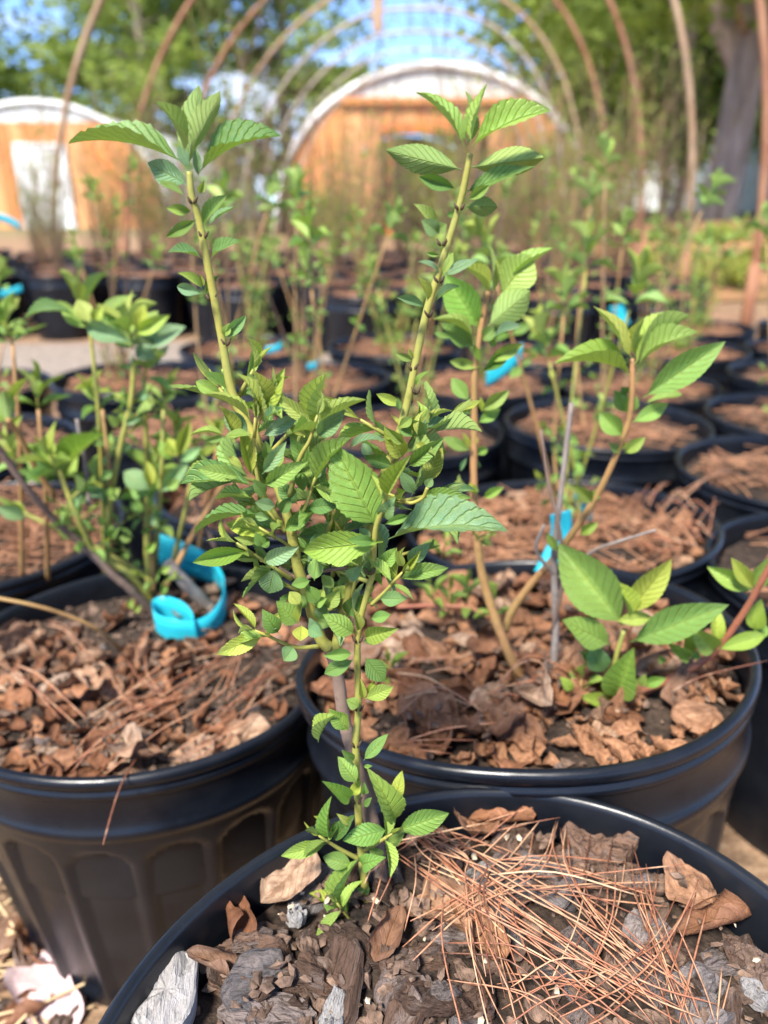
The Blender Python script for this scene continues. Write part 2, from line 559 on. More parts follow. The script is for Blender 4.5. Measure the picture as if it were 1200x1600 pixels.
# ------------------------------------------------------------------ leaf meshes
def leaf_mesh(name, arch, fold, wave, teeth, shape, seed, nl=30, nw=8, twist=0.0):
    rg = random.Random(seed)
    v, f, uv = [], [], []
    ph = rg.random() * 6
    for i in range(nl + 1):
        t = i / nl
        if t < 0.07:
            pr = 0.05
        else:
            s = (t - 0.07) / 0.93
            pr = 0.05 * (1 - s) + (math.sin(PI * s ** (shape * 1.08))) ** 0.9 if 0 < s < 1 else (0.05 if s <= 0 else 0.0)
        tooth = 1 + (teeth if i % 2 else -teeth) * (1 if 0.12 < t < 0.97 else 0)
        zc = arch * 4 * t * (1 - t) * (1 + 0.25 * math.sin(ph))
        drop = -0.10 * arch * t ** 3
        tw = twist * (t - 0.3)
        for k in range(nw + 1):
            u = -1 + 2 * k / nw
            e = abs(u)
            half = 0.5 * pr * (tooth if k in (0, nw) else 1)
            x = u * half
            z = zc + drop + fold * e ** 1.2 * half
            z += 0.0105 * wave * math.sin(2 * PI * 9 * (t - 0.275 * e)) * e ** 0.6 * min(1, pr * 1.6)
            z += 0.035 * wave * math.sin(7 * t + ph + (1.3 if u > 0 else 0)) * e ** 2 * pr
            x2 = x * math.cos(tw) - (z - zc) * math.sin(tw)
            z2 = zc + x * math.sin(tw) + (z - zc) * math.cos(tw)
            v.append((x2, t, z2))
            uv.append((0.5 + u * 0.5, t))
    w = nw + 1
    for i in range(nl):
        for k in range(nw):
            f.append((i * w + k, i * w + k + 1, (i + 1) * w + k + 1, (i + 1) * w + k))
    return mesh(name, v, f, M_LEAF, True, uv)

# serrate crinkled leaves of the front shrub; smoother leaves of the others
SER = [leaf_mesh('serrate_leaf', a, fo, 1.0, 0.034, sh, s, twist=tw) for s, (a, fo, sh, tw) in enumerate(
    [(0.03, 0.25, 0.85, 0.0), (0.07, 0.45, 0.8, 0.3), (0.11, 0.35, 0.9, -0.3), (0.15, 0.3, 0.85, 0.2), (0.05, 0.6, 0.85, -0.2), (0.02, 0.15, 0.8, 0.5)])]
SMO = [leaf_mesh('smooth_leaf', a, fo, 0.5, 0.018, sh, s + 40, twist=tw) for s, (a, fo, sh, tw) in enumerate(
    [(0.03, 0.3, 0.95, 0.0), (0.08, 0.5, 0.9, 0.3), (0.12, 0.4, 1.0, -0.3), (0.05, 0.7, 0.95, 0.2), (0.02, 0.2, 0.9, -0.4)])]
LOWL = [leaf_mesh('plain_leaf', a, fo, 0.4, 0.0, 0.95, s + 80, 8, 4, tw) for s, (a, fo, tw) in enumerate([(0.04, 0.3, 0.1), (0.10, 0.5, -0.3), (0.14, 0.35, 0.3)])]

def leaf(root, b, t, w, var, rg, col='m', under=False, ratio=0.44):
    "one leaf from its stalk b to its tip t; w is how broad it looks, which sets how far it is tilted"
    t_ = t - b
    L = t_.length
    a = t_.normalized()
    vdir = (CAM - (b + t) * 0.5).normalized()
    nf = (vdir - a * vdir.dot(a))
    nf = nf.normalized() if nf.length > 1e-4 else a.orthogonal().normalized()
    w *= 0.93
    t_ *= 1.06
    L *= 1.06
    W = max(w, ratio * L)
    ca = max(0.12, min(1.0, w / W))
    sa = math.sqrt(1 - ca * ca)
    s = a.cross(nf)
    if s.z < 0:
        s = -s
    n = nf * ca * (-1 if under else 1) + s * sa
    x = a.cross(n).normalized()
    n = x.cross(a)
    m = Matrix((x, a, n)).transposed().to_4x4()
    m = m @ Matrix.Diagonal((W, L, L, 1))
    m.translation = b - root.location
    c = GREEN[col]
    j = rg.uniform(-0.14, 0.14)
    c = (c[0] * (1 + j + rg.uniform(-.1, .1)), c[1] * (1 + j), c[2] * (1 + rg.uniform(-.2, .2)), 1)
    return link('leaf', var, root, mat4=m, color=c)

def trace(root, D, crop, text, meshes, rg, spread=0.012, ratio=0.30):
    "leaves noted as stalk x,y, tip x,y, breadth, look; crop = corner and enlargement of the view they were read from"
    ox, oy, k = crop
    for e in text.split(';'):
        q = e.split()
        if not q:
            continue
        x1, y1, x2, y2, w = (float(z) for z in q[:5])
        fl = q[5] if len(q) > 5 else 'm'
        col = [ch for ch in fl if ch in GREEN]
        d0 = D + rg.uniform(-spread, spread)
        b = P(ox + x1 / k, oy + y1 / k, d0)
        ln = math.hypot(x2 - x1, y2 - y1) / k * depth(b) / F
        sl = rg.uniform(-0.45, 0.35)
        if 'f' in fl:
            sl = -0.6
        if 'k' in fl:
            sl = 0.6
        t = P(ox + x2 / k, oy + y2 / k, d0 + sl * ln)
        va = meshes[rg.randrange(len(meshes))] if 'a' not in fl else meshes[2 + (rg.random() > 0.5 and len(meshes) > 5)]
        leaf(root, b, t, w / k * depth(b) / F, va, rg, col[0] if col else 'm', 'u' in fl, ratio)

def stem(root, pts, rad, mat, name='stem', n=9, knots=0.0, rg=random.Random(3)):
    "pts = (x, y, D) spots of the photograph; rad in its pixels from foot to tip"
    w = [P(*p) for p in pts]
    ln = smooth_line(w, 7)
    k = len(ln) - 1
    rr = []
    for i, p in enumerate(ln):
        r = (rad[0] + (rad[1] - rad[0]) * i / k) * depth(p) / F
        rr.append(r * (1 + knots * rg.uniform(-1, 1)))
    v, f = tube([p - root.location for p in ln], rr, n)
    return link(name, mesh(name, v, f, mat), root)

def shoot(root, base, d, length, pairs, size, meshes, rg, cols='lmy', smat=M_STEM, r=0.0011, ratio=0.31, joined=None):
    "a leafy shoot: a short stem with crossed pairs of leaves that get younger and more upright towards the tip"
    d = d.normalized()
    a = d.orthogonal().normalized()
    a = Matrix.Rotation(rg.uniform(0, 6.3), 3, d) @ a
    if smat:
        v, f = tube([base - root.location, base + d * length * 0.5 - root.location, base + d * length - root.location], [r, r * 0.9, r * 0.6], 6)
        link('stem', mesh('stem', v, f, smat), root)
    for i in range(pairs):
        s = i / max(1, pairs - 1)
        p = base + d * length * (0.12 + 0.86 * s)
        a = Matrix.Rotation(PI / 2 + rg.uniform(-.3, .3), 3, d) @ a
        for sg in (1, -1):
            out = a * sg
            el = 0.2 + 1.0 * s + rg.uniform(-.25, .25)
            dirn = (out * math.cos(el) + d * math.sin(el)).normalized()
            L = size * (0.55 + 0.6 * math.sin(PI * (0.25 + 0.6 * s))) * rg.uniform(.75, 1.15)
            up = (d * math.cos(el) - out * math.sin(el))
            x = dirn.cross(up).normalized()
            n = x.cross(dirn)
            W = L * ratio * rg.uniform(.85, 1.2) * (1 - 0.35 * s)
            m = Matrix((x, dirn, n)).transposed().to_4x4() @ Matrix.Diagonal((W, L, L, 1))
            m.translation = p - root.location
            c = GREEN[cols[min(len(cols) - 1, int(s * len(cols)))]]
            j = rg.uniform(-.2, .2)
            c = (c[0] * (1 + j), c[1] * (1 + j), c[2] * (1 + j), 1)
            if joined is not None:
                joined.append(m)
            else:
                link('leaf', meshes[rg.randrange(len(meshes))], root, mat4=m, color=c)

# ------------------------------------------------------------------ ground, path, terrain
def hgt(x, y):
    g = 0.32 * sstep(1.0, 3.4, x - 0.06 * (y - 4)) * sstep(4.2, 8.5, y)
    return g
gv, gf = [], []
xs = [-300, -120, -50, -25] + [-16 + i * 0.5 for i in range(65)] + [25, 50, 120, 300]
ys = [-300, -100, -30, -8] + [-3 + i * 0.5 for i in range(45)] + [22, 26, 32, 45, 80, 160, 400]
for y in ys:
    for x in xs:
        gv.append((x, y, hgt(x, y)))
for j in range(len(ys) - 1):
    for i in range(len(xs) - 1):
        a = j * len(xs) + i
        gf.append((a, a + 1, a + 1 + len(xs), a + len(xs)))
o = link('ground', mesh('ground', gv, gf, M_GROUND), kind='structure')
pv, pf = [], []
for i in range(41):
    x = -9 + i * 0.27
    wob = 0.04 * math.sin(x * 3.1)
    for y in (2.52 + wob, 3.24 - wob):
        pv.append((x, y, 0.005))
for i in range(40):
    pf.append((2 * i, 2 * i + 2, 2 * i + 3, 2 * i + 1))
link('path', mesh('path', pv, pf, M_PATH), kind='structure')
mv, mf = [], []
for j in range(13):
    for i in range(13):
        x, y = 1.75 + i * 0.45 + 0.02 * j, 4.6 + j * 0.5
        mv.append((x, y, hgt(x, y) + 0.012 + 0.03 * (1 + noise.noise((x * 1.3, y * 1.3, 2))) * (0 < i < 12 and 0 < j < 12)))
for j in range(12):
    for i in range(12):
        a = j * 13 + i
        mf.append((a, a + 1, a + 14, a + 13))
link('mulch_bed', mesh('mulch_bed', mv, mf, M_MULCH), kind='structure')

# ------------------------------------------------------------------ hoops of the tunnel
def hoop_c(y):
    return 0.01 + 0.062 * (y - 4.45)
def hoop_pts(y, W=1.62, H=2.3, n=40):
    out = []
    for i in range(n + 1):
        a = PI * i / n
        c, s = math.cos(a), math.sin(a)
        e = 0.8 if c > 0 else 0.8 + 0.2 * min(1, -c * 2)
        x = (W if c > 0 else W + 0.26 * min(1, -c * 2)) * math.copysign(abs(c) ** e, c)
        z = H * s ** e
        xx = hoop_c(y) + x
        out.append(Vector((xx, y - 0.062 * x, z + (hgt(xx, y) - 0.03 if i in (0, n) else hgt(xx, y) * (1 - s)))))
    return out
rg = random.Random(11)
HOOPS = [2.3, 3.5, 4.45, 5.5, 6.6, 7.7, 8.8, 9.9, 11.0, 12.1]
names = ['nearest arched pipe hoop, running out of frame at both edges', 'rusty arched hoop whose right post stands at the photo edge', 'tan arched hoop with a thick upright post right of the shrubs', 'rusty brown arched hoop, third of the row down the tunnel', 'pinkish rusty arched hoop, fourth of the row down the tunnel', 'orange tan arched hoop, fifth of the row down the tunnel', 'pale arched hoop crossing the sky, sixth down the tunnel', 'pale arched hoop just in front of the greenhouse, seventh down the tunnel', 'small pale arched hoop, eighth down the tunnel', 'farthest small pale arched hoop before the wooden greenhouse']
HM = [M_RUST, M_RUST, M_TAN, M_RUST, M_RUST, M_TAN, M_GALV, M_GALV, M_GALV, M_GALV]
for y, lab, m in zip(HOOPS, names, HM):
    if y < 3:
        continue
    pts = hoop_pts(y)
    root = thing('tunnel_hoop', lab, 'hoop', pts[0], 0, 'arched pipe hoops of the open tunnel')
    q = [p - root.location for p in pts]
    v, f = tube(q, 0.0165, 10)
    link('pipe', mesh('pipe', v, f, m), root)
    for end in (q[0], q[-1]):
        v, f = tube([end + Vector((0, 0, -0.02)), end + Vector((0, 0, 0.17)), end + Vector((0, 0, 0.34))], 0.026, 10)
        if end is q[0] or end is q[-1]:
            pass
        link('ground_post', mesh('ground_post', v, f, M_RUST), root)
b0 = Vector((hoop_c(8.25) - 0.30, 7.72, 2.02))
o = link('hanging_board', mesh('hanging_board', *box(-0.045, 0.045, -0.02, 0.02, -0.19, 0.19), M_TAN, False), loc=b0 + Vector((0, 0.0, 0.08)))
tag(o, 'short tan board hanging from the top of a hoop', 'board')

# ------------------------------------------------------------------ greenhouses
def greenhouse(x0, y0, W, H, label, door, film, wall_top):
    root = thing('greenhouse', label, 'greenhouse', (x0, y0, 0))
    def prof(k, w=W, h=H):
        a = PI * k
        return w * math.cos(a), h * math.sin(a) ** 0.9
    n = 36
    def zat(x):
        c = max(-1.0, min(1.0, x / (W - 0.05)))
        return (H - 0.05) * math.sin(math.acos(c)) ** 0.9
    # end wall boards, each its own, cut to the arch
    bw = 0.30
    k = -int(W / bw)
    while k * bw < W:
        xa, xb = k * bw + 0.008, (k + 1) * bw - 0.008
        k += 1
        if xb > W - 0.06 or xa < -W + 0.06:
            continue
        if door and xb > door[0] and xa < door[1]:
            zb = door[2]
        else:
            zb = 0.0
        za, zc = min(wall_top, zat(xa)), min(wall_top, zat(xb))
        if min(za, zc) <= zb + 0.05:
            continue
        v = [(xa, 0, zb), (xb, 0, zb), (xb, 0, zc), (xa, 0, za), (xa, 0.03, zb), (xb, 0.03, zb), (xb, 0.03, zc), (xa, 0.03, za)]
        f = [(0, 1, 2, 3), (7, 6, 5, 4), (0, 4, 5, 1), (1, 5, 6, 2), (2, 6, 7, 3), (3, 7, 4, 0)]
        link('board', mesh('board', v, f, M_BOARD, False), root)
    # film gable above the boards
    v, f = [(0, 0.012, wall_top)], []
    xg = [(-W + 0.05) + i * (2 * W - 0.1) / n for i in range(n + 1)]
    v, f = [], []
    for x in xg:
        z = zat(x)
        v += [(x, 0.012, min(wall_top, z)), (x, 0.012, z)]
    for i in range(n):
        f.append((2 * i, 2 * i + 2, 2 * i + 3, 2 * i + 1))
    link('gable_sheet', mesh('gable_sheet', v, f, film, False), root)
    # arched edge trim
    tr = [Vector((prof(i / n)[0], -0.03, prof(i / n)[1])) for i in range(n + 1)]
    link('arch_trim', mesh('arch_trim', *tube(tr, 0.055, 8), M_WHITE), root)
    v = [(x, 13.9, zat(x)) for x in xg]
    link('back_wall', mesh('back_wall', v, [tuple(range(len(v)))], M_BOARD, False), root)
    # skin of the tunnel, solid sheet
    v, f = [], []
    for i in range(n + 1):
        x, z = prof(i / n)
        v += [(x, 0.0, z), (x, 14, z)]
    for i in range(n):
        f.append((2 * i, 2 * i + 1, 2 * i + 3, 2 * i + 2))
    link('tunnel_skin', mesh('tunnel_skin', v, f, film), root)
    return root
ghL = greenhouse(-7.40, 18.2, 2.72, 2.50, 'timber fronted greenhouse with a white door at the left', (-0.52, 0.52, 1.68), M_FILM, 2.12)
d = link('door', mesh('door', *box(-0.47, 0.47, -0.02, 0.03, 0, 1.62), M_WHITE, False), ghL)
link('door_frame', mesh('door_frame', *join([box(-0.56, -0.47, -0.05, 0.02, 0, 1.63), box(0.47, 0.56, -0.05, 0.02, 0, 1.63), box(-0.56, 0.56, -0.05, 0.02, 1.63, 1.72)]), M_WHITE, False), ghL)
link('handle', mesh('handle', *box(0.34, 0.38, -0.07, -0.02, .85, 1.0), M_GALV, False), d)
for sx in (-1, 1):
    v, f = tube([(sx * 2.3, -0.05, 0.2), (sx * 0.95, -0.05, 1.85)], 0.05, 6)
    link('brace', mesh('brace', v, f, M_BEAM), ghL)
ghR = greenhouse(0.86, 14.4, 2.75, 2.62, 'large timber fronted greenhouse with a pale gable behind the twigs', (-0.72, 0.62, 1.62), M_FILM, 2.10)
link('beam', mesh('beam', *box(-0.9, 0.75, -0.10, -0.012, 1.62, 1.76), M_BEAM, False), ghR)
link('beam', mesh('beam', *box(-1.6, 1.6, -0.10, -0.012, 2.06, 2.15), M_BOARD, False), ghR)
for x in (-0.81, 0.63):
    link('door_post', mesh('door_post', *box(x, x + 0.09, -0.08, -0.012, 0, 1.62), M_BEAM, False), ghR)
for x in (-1.9, 1.9):
    link('stud', mesh('stud', *box(x, x + 0.09, -0.08, -0.012, 0, 1.62), M_BOARD, False), ghR)
tw = thing('polytunnel', 'white sheeted polytunnel showing beyond the big trunk at the right', 'polytunnel', (12.3, 20.0, 0.3))
v, f = [], []
for i in range(25):
    a = PI * i / 24
    v += [(4.2 * math.cos(a), -3, 3.6 * math.sin(a)), (4.2 * math.cos(a), 15, 3.6 * math.sin(a))]
for i in range(24):
    f.append((2 * i, 2 * i + 1, 2 * i + 3, 2 * i + 2))
link('cover', mesh('cover', v, f, M_WHITE), tw)
v = [(4.18 * math.cos(PI * i / 24), -2.98, 3.58 * math.sin(PI * i / 24)) for i in range(25)]
link('end_sheet', mesh('end_sheet', v, [tuple(range(25))], M_WHITE, False), tw)

# ------------------------------------------------------------------ trees
def crown_cloud(rg, clumps, n, spread, size, flat=0.5):
    v, f = [], []
    for c in clumps:
        s = spread * rg.uniform(0.7, 1.3)
        for _ in range(n):
            p = Vector((rg.gauss(0, s), rg.gauss(0, s), rg.gauss(0, s * flat))) + c
            a = Vector((rg.gauss(0, 1), rg.gauss(0, 1), rg.gauss(0, 0.6))).normalized()
            b = a.orthogonal().normalized()
            b = Matrix.Rotation(rg.uniform(0, 6.3), 3, a) @ b
            l, w = size * rg.uniform(.6, 1.4), size * rg.uniform(.3, .6)
            k = len(v)
            v += [p - a * l * .5, p + b * w * .5, p + a * l * .5, p - b * w * .5]
            f.append((k, k + 1, k + 2, k + 3))
    return v, f

def make_tree(label, group, seed, H, trunk_r, base_h, crown_r, nclump, ncard, card, mat, flat=0.45, spread=0.5, lean=0.0, cone=True):
    rg = random.Random(seed)
    root = thing('pine_tree' if cone else 'broadleaf_tree', label, 'tree', (0, 0, 0), 0, group)
    tp = [Vector((lean * (i / 8) ** 1.5 + rg.uniform(-.06, .06) * (i > 0), rg.uniform(-.06, .06) * (i > 0), H * i / 8 - (0.15 if i == 0 else 0))) for i in range(9)]
    line = smooth_line(tp, 3)
    rr = [trunk_r * (1.25 if i == 0 else 1.0) * (1 - 0.85 * i / (len(line) - 1)) for i in range(len(line))]
    link('trunk', mesh('trunk', *tube(line, rr, 12), M_TRUNK), root)
    limbs, clumps = [], []
    for i in range(nclump):
        s = (i + rg.random()) / nclump
        z = base_h + (H * 1.02 - base_h) * s
        rad = crown_r * ((1 - s) ** 0.7 if cone else math.sqrt(max(0.05, 1 - (2 * s - 0.9) ** 2))) * rg.uniform(.35, 1.05)
        a = rg.uniform(0, 2 * PI)
        c = Vector((lean * (z / H) ** 1.5 + rad * math.cos(a), rad * math.sin(a), z + rad * rg.uniform(-.12, .15)))
        clumps.append(c)
        if rad > crown_r * 0.3:
            st = Vector((lean * (z / H) ** 1.5, 0, max(base_h * 0.75, z - rad * 0.35)))
            md = st.lerp(c, 0.5) + Vector((0, 0, rad * 0.06))
            limbs.append(tube([st, md, c], [trunk_r * 0.28 * (1.1 - s), trunk_r * 0.16 * (1.1 - s), trunk_r * 0.05], 6))
            clumps.append(st.lerp(c, 0.66) + Vector((rg.uniform(-.3, .3), rg.uniform(-.3, .3), 0.1)))
    lo = link('limbs', mesh('limbs', *join(limbs), M_TRUNK), root)
    lo['kind'] = 'stuff'
    co = link('crown', mesh('crown', *crown_cloud(rg, clumps, ncard, spread, card, flat), mat, False), root)
    co['kind'] = 'stuff'
    return root

tp1 = make_tree('tall pine with pale green tufts behind the left greenhouse', 'pines behind the greenhouses', 1, 13, 0.26, 1.6, 3.8, 64, 105, 0.34, M_PINE, 0.4, 0.55)
tp1.location = (-7.4, 27, 0)
tp2 = make_tree('bushy pine at the far left edge', 'pines behind the greenhouses', 2, 11, 0.24, 1.2, 3.5, 58, 105, 0.34, M_PINE, 0.45, 0.6)
tp2.location = (-12.8, 25, 0)
for x, y, rz, sc, lab in ((-3.6, 31, 2.0, 1.05, 'pine standing in the gap between the two greenhouses'), (-16.5, 30, 3.2, 1.0, 'pine half out of view beyond the left greenhouse'), (-9.8, 36, 4.0, 1.15, 'taller pine set back behind the white door greenhouse')):
    dup(tp1, (x, y, 0), rz, lab, 'pines behind the greenhouses', sc)
for x, y, rz, sc, lab in ((7.4, 30, 2.5, 0.85, 'bushy pine right of the large greenhouse'), (8.8, 33, 4.5, 1.0, 'bushy pine between the hoops and the big trunk'), (14, 31, 5.5, 1.1, 'bushy pine behind the white polytunnel')):
    dup(tp2, (x, y, 0), rz, lab, 'pines behind the greenhouses', sc)
big = make_tree('big rough barked tree with drooping boughs at the right', None, 7, 9.5, 0.205, 2.0, 3.5, 46, 120, 0.24, M_OAK, 0.5, 0.45, 0.5, False)
bp = PZ(1140, 352, 0.32)
big.location = (bp.x * 9.4 / bp.y - .16, 9.4, 0.30)
# low forked limb of the big tree
v, f = tube(smooth_line([Vector((0.05, 0, 1.55)), Vector((-0.35, 0.1, 2.2)), Vector((-0.75, 0.2, 3.1)), Vector((-1.1, 0.3, 4.2))], 4), [0.14 - 0.007 * i for i in range(13)], 10)
link('limb', mesh('limb', v, f, M_TRUNK), big)
md = make_tree('slender leafy tree with a thin trunk behind the right hoops', 'young trees at the right', 9, 6.5, 0.10, 0.9, 2.2, 40, 120, 0.22, M_OAK, 0.6, 0.42, 0.1, False)
md.location = (4.6, 13.5, 0.30)
for x, y, rz, sc, lab in ((3.1, 16.5, 1.3, 1.1, 'leafy tree behind the right end of the large greenhouse'), (9.6, 15.5, 2.9, 1.15, 'leafy tree beyond the big trunk'), (6.2, 17.5, 4.4, 1.25, 'leafy tree filling the gap left of the big trunk')):
    dup(md, (x, y, 0.25), rz, lab, 'young trees at the right', sc)
def bush(x, y, r, h, seed, label, group='yellow green bushes before the large greenhouse', z=0.0, name='bush', n=110):
    rg = random.Random(seed)
    root = thing(name, label, name, (x, y, z), 0, group)
    cl = [Vector((rg.gauss(0, r * .5), rg.gauss(0, r * .4), h * rg.uniform(.25, .95))) for _ in range(16)]
    tk = min(1, r * 2)
    st = [tube([Vector((0, 0, -.05)), c * .5 + Vector((0, 0, .05)), c], [.02 * tk, .013 * tk, .005 * tk], 5) for c in cl[:9]]
    link('branches', mesh('branches', *join(st), M_TRUNK), root, kind='stuff')
    link('crown', mesh('crown', *crown_cloud(rg, cl, n, r * .22, .03 + .055 * tk, .8), M_BUSH, False), root, kind='stuff')
bush(0.85, 11.8, .70, 1.45, 31, 'yellow green bush before the doorway of the large greenhouse')
bush(1.75, 11.4, .60, 1.2, 32, 'yellow green bush before the right half of the large greenhouse')
bush(2.65, 11.9, .65, 1.3, 33, 'yellow green bush at the right corner of the large greenhouse')
r8 = random.Random(88)
for i, (x, y) in enumerate(((1.75, 4.7), (2.15, 5.0), (2.5, 4.6), (1.95, 5.6), (2.7, 5.7), (2.35, 6.3), (3.2, 6.2), (3.0, 7.1), (2.6, 7.6), (3.7, 7.4), (1.6, 5.3))):
    bush(x, y, r8.uniform(.10, .2), r8.uniform(.10, .26), 50 + i, 'low green weed growing in the mulch right of the hoops', 'weeds in the mulch at the right', hgt(x, y), 'weed', 60)
bush(-0.9, 12.3, .5, .6, 34, 'low yellow green bush before the left half of the large greenhouse')

# ------------------------------------------------------------------ pots
PR = 0.15
def form(q, a):
    "radius of a pot's rim in direction a, as a multiple of the plain radius: slightly oval, pressed in where pots touch"
    k = q.get('R', PR) / PR * (1 + q.get('e', 0) * math.cos(2 * (a - q.get('ph', 0))))
    for da, dd, dw in q.get('dents', ()):
        t = (a - da + PI) % (2 * PI) - PI
        k *= 1 - dd * math.exp(-(t / dw) ** 2)
    return k

def rimz(q, x, y):
    "height of a pot's rim plane above the spot x, y"
    return q['z'] + q.get('sx', 0) * (x - q['x']) + q.get('sy', 0) * (y - q['y'])

def PQ(q, px, py, off):
    "spot of the photograph on the plane off metres above a pot's rim"
    p = PZ(px, py, q['z'] + off)
    for _ in range(6):
        p = PZ(px, py, rimz(q, p.x, p.y) + off)
    return p

def pot_meshes(h, seed, hi=True, ntheta=None, q={}):
    rg = random.Random(seed)
    p1, p2 = rg.uniform(0, 6.3), rg.uniform(0, 6.3)
    n = ntheta or (240 if hi else 48)
    def wob(a, r, z):
        k = max(0.0, 1 + z / h)
        return PR * k * (0.006 * math.sin(2 * a + p1) + 0.004 * math.sin(3 * a + p2)) + r * (form(q, a) - 1) * (0.35 + 0.65 * k)
    rim = [(.1405, -.030), (.1425, -.012), (.1435, -.0035), (.1445, -.0008), (.1462, 0), (.1485, -.0006), (.1500, -.0025), (.1502, -.0060), (.1488, -.0085), (.1470, -.0095),
           (.1468, -.0110), (.1483, -.0122), (.1486, -.0150), (.1472, -.0172), (.1462, -.0185)]
    rv, rf = lathe(rim, n, wob)
    inner = [(.1330, -.11), (.1385, -.055), (.1402, -.0295)]
    up = [(.1462, -.0183), (.1457, -.022), (.1440, -.0405), (.1462, -.0432), (.1470, -.0455), (.1466, -.0490), (.1440, -.0515), (.1433, -.0545)]
    if hi:
        rows = 46
        low = [(.1433 - (.1433 - .118) * (i / rows), -.0545 - (h - .0545) * (i / rows)) for i in range(1, rows + 1)]
    else:
        low = [(.1433 - (.1433 - .118) * (i / 3), -.0545 - (h - .0545) * (i / 3)) for i in range(1, 4)]
    NP = 18
    def body_f(a, r, z):
        w = wob(a, r, z)
        if hi and z < -.056:
            q = (a / (2 * PI) * NP) % 1.0 - 0.5            # across one panel
            top = -.064 - 0.016 * (1 - math.sqrt(max(0, 1 - min(1, abs(q) / 0.40) ** 2)))
            m = sstep(0.41, 0.37, abs(q)) * sstep(top + .0015, top - .0020, z) * sstep(-h + .010, -h + .016, z)
            w -= 0.0042 * m
        return w
    bv, bf = lathe(up + low, n, body_f)
    b2v, b2f = lathe(inner, n, wob)
    b2f = [q[::-1] for q in b2f]
    bv, bf = join([(bv, bf), (b2v, b2f)])
    return mesh('rim', rv, [q[::-1] for q in rf][::-1], M_POT), mesh('body', bv, bf, M_POT)

def soil_mesh(depth_z, seed, rings=14, n=56, amp=0.006, rad=.1385, q={}):
    v, f = [(0, 0, depth_z + amp)], []
    for i in range(1, rings + 1):
        r = rad * i / rings
        for k in range(n):
            a = 2 * PI * k / n
            fr = r * form(q, a)
            x, y = fr * math.cos(a), fr * math.sin(a)
            z = depth_z + amp * (noise.noise((x * 25 + seed, y * 25, 0)) + 0.6 * noise.noise((x * 90, y * 90, seed))) - 0.004 * (i / rings) ** 4
            v.append((x, y, z))
    for k in range(n):
        f.append((0, 1 + k, 1 + (k + 1) % n))
    for i in range(rings - 1):
        for k in range(n):
            a, b = 1 + i * n, 1 + (i + 1) * n
            f.append((a + k, b + k, b + (k + 1) % n, a + (k + 1) % n))
    return mesh('soil', v, f, M_SOIL)

def make_pot(q, label, seed, group=None):
    zr = q['z']
    nrm = Vector((-q.get('sx', 0), -q.get('sy', 0), 1)).normalized()
    qt = Vector((0, 0, 1)).rotation_difference(nrm)
    root = thing('plant_pot', label, 'pot', Vector((q['x'], q['y'], zr)) - nrm * zr, 0, group)
    root.rotation_euler = qt.to_euler()
    rim, body = pot_meshes(zr, seed, True, None, q)
    link('rim', rim, root, (0, 0, zr))
    link('body', body, root, (0, 0, zr))
    link('soil', soil_mesh(-q['s'], seed, q=q), root, (0, 0, zr))
    return root

PC = dict(x=.040, y=.172, z=CAMZ - .277, s=.021, R=.1440, e=.045, ph=.58)
PB = dict(x=.089, y=.453, z=CAMZ - .276, s=.019, R=.1530, sx=.080, sy=-.090, dents=((2.97, .07, .32), (-1.74, .035, .4)))
PA = dict(x=-.180, y=.503, z=CAMZ - .314, s=.018, R=.1480, dents=((-.17, .06, .32),))
PD = dict(x=.182, y=.742, z=CAMZ - .310, s=.020, R=.160, sx=.05, sy=-.06)
PH = dict(x=-.110, y=.830, z=CAMZ - .300, s=.022, dents=((-.3, .03, .3),))
PG = dict(x=-.425, y=.735, z=CAMZ - .315, s=.016)
for q, lab, sd in ((PC, 'black nursery pot in front, filled with bark chips and needles', 1), (PB, 'black nursery pot of brown leaves directly behind the front pot', 2), (PA, 'black ribbed nursery pot holding the shrub with the blue band', 3),
                   (PD, 'black nursery pot topped with pine straw behind the leaf filled pot', 4), (PH, 'black nursery pot half hidden behind the front shrub', 5), (PG, 'black nursery pot of sunlit straw at the left edge', 6)):
    make_pot(q, lab, sd)

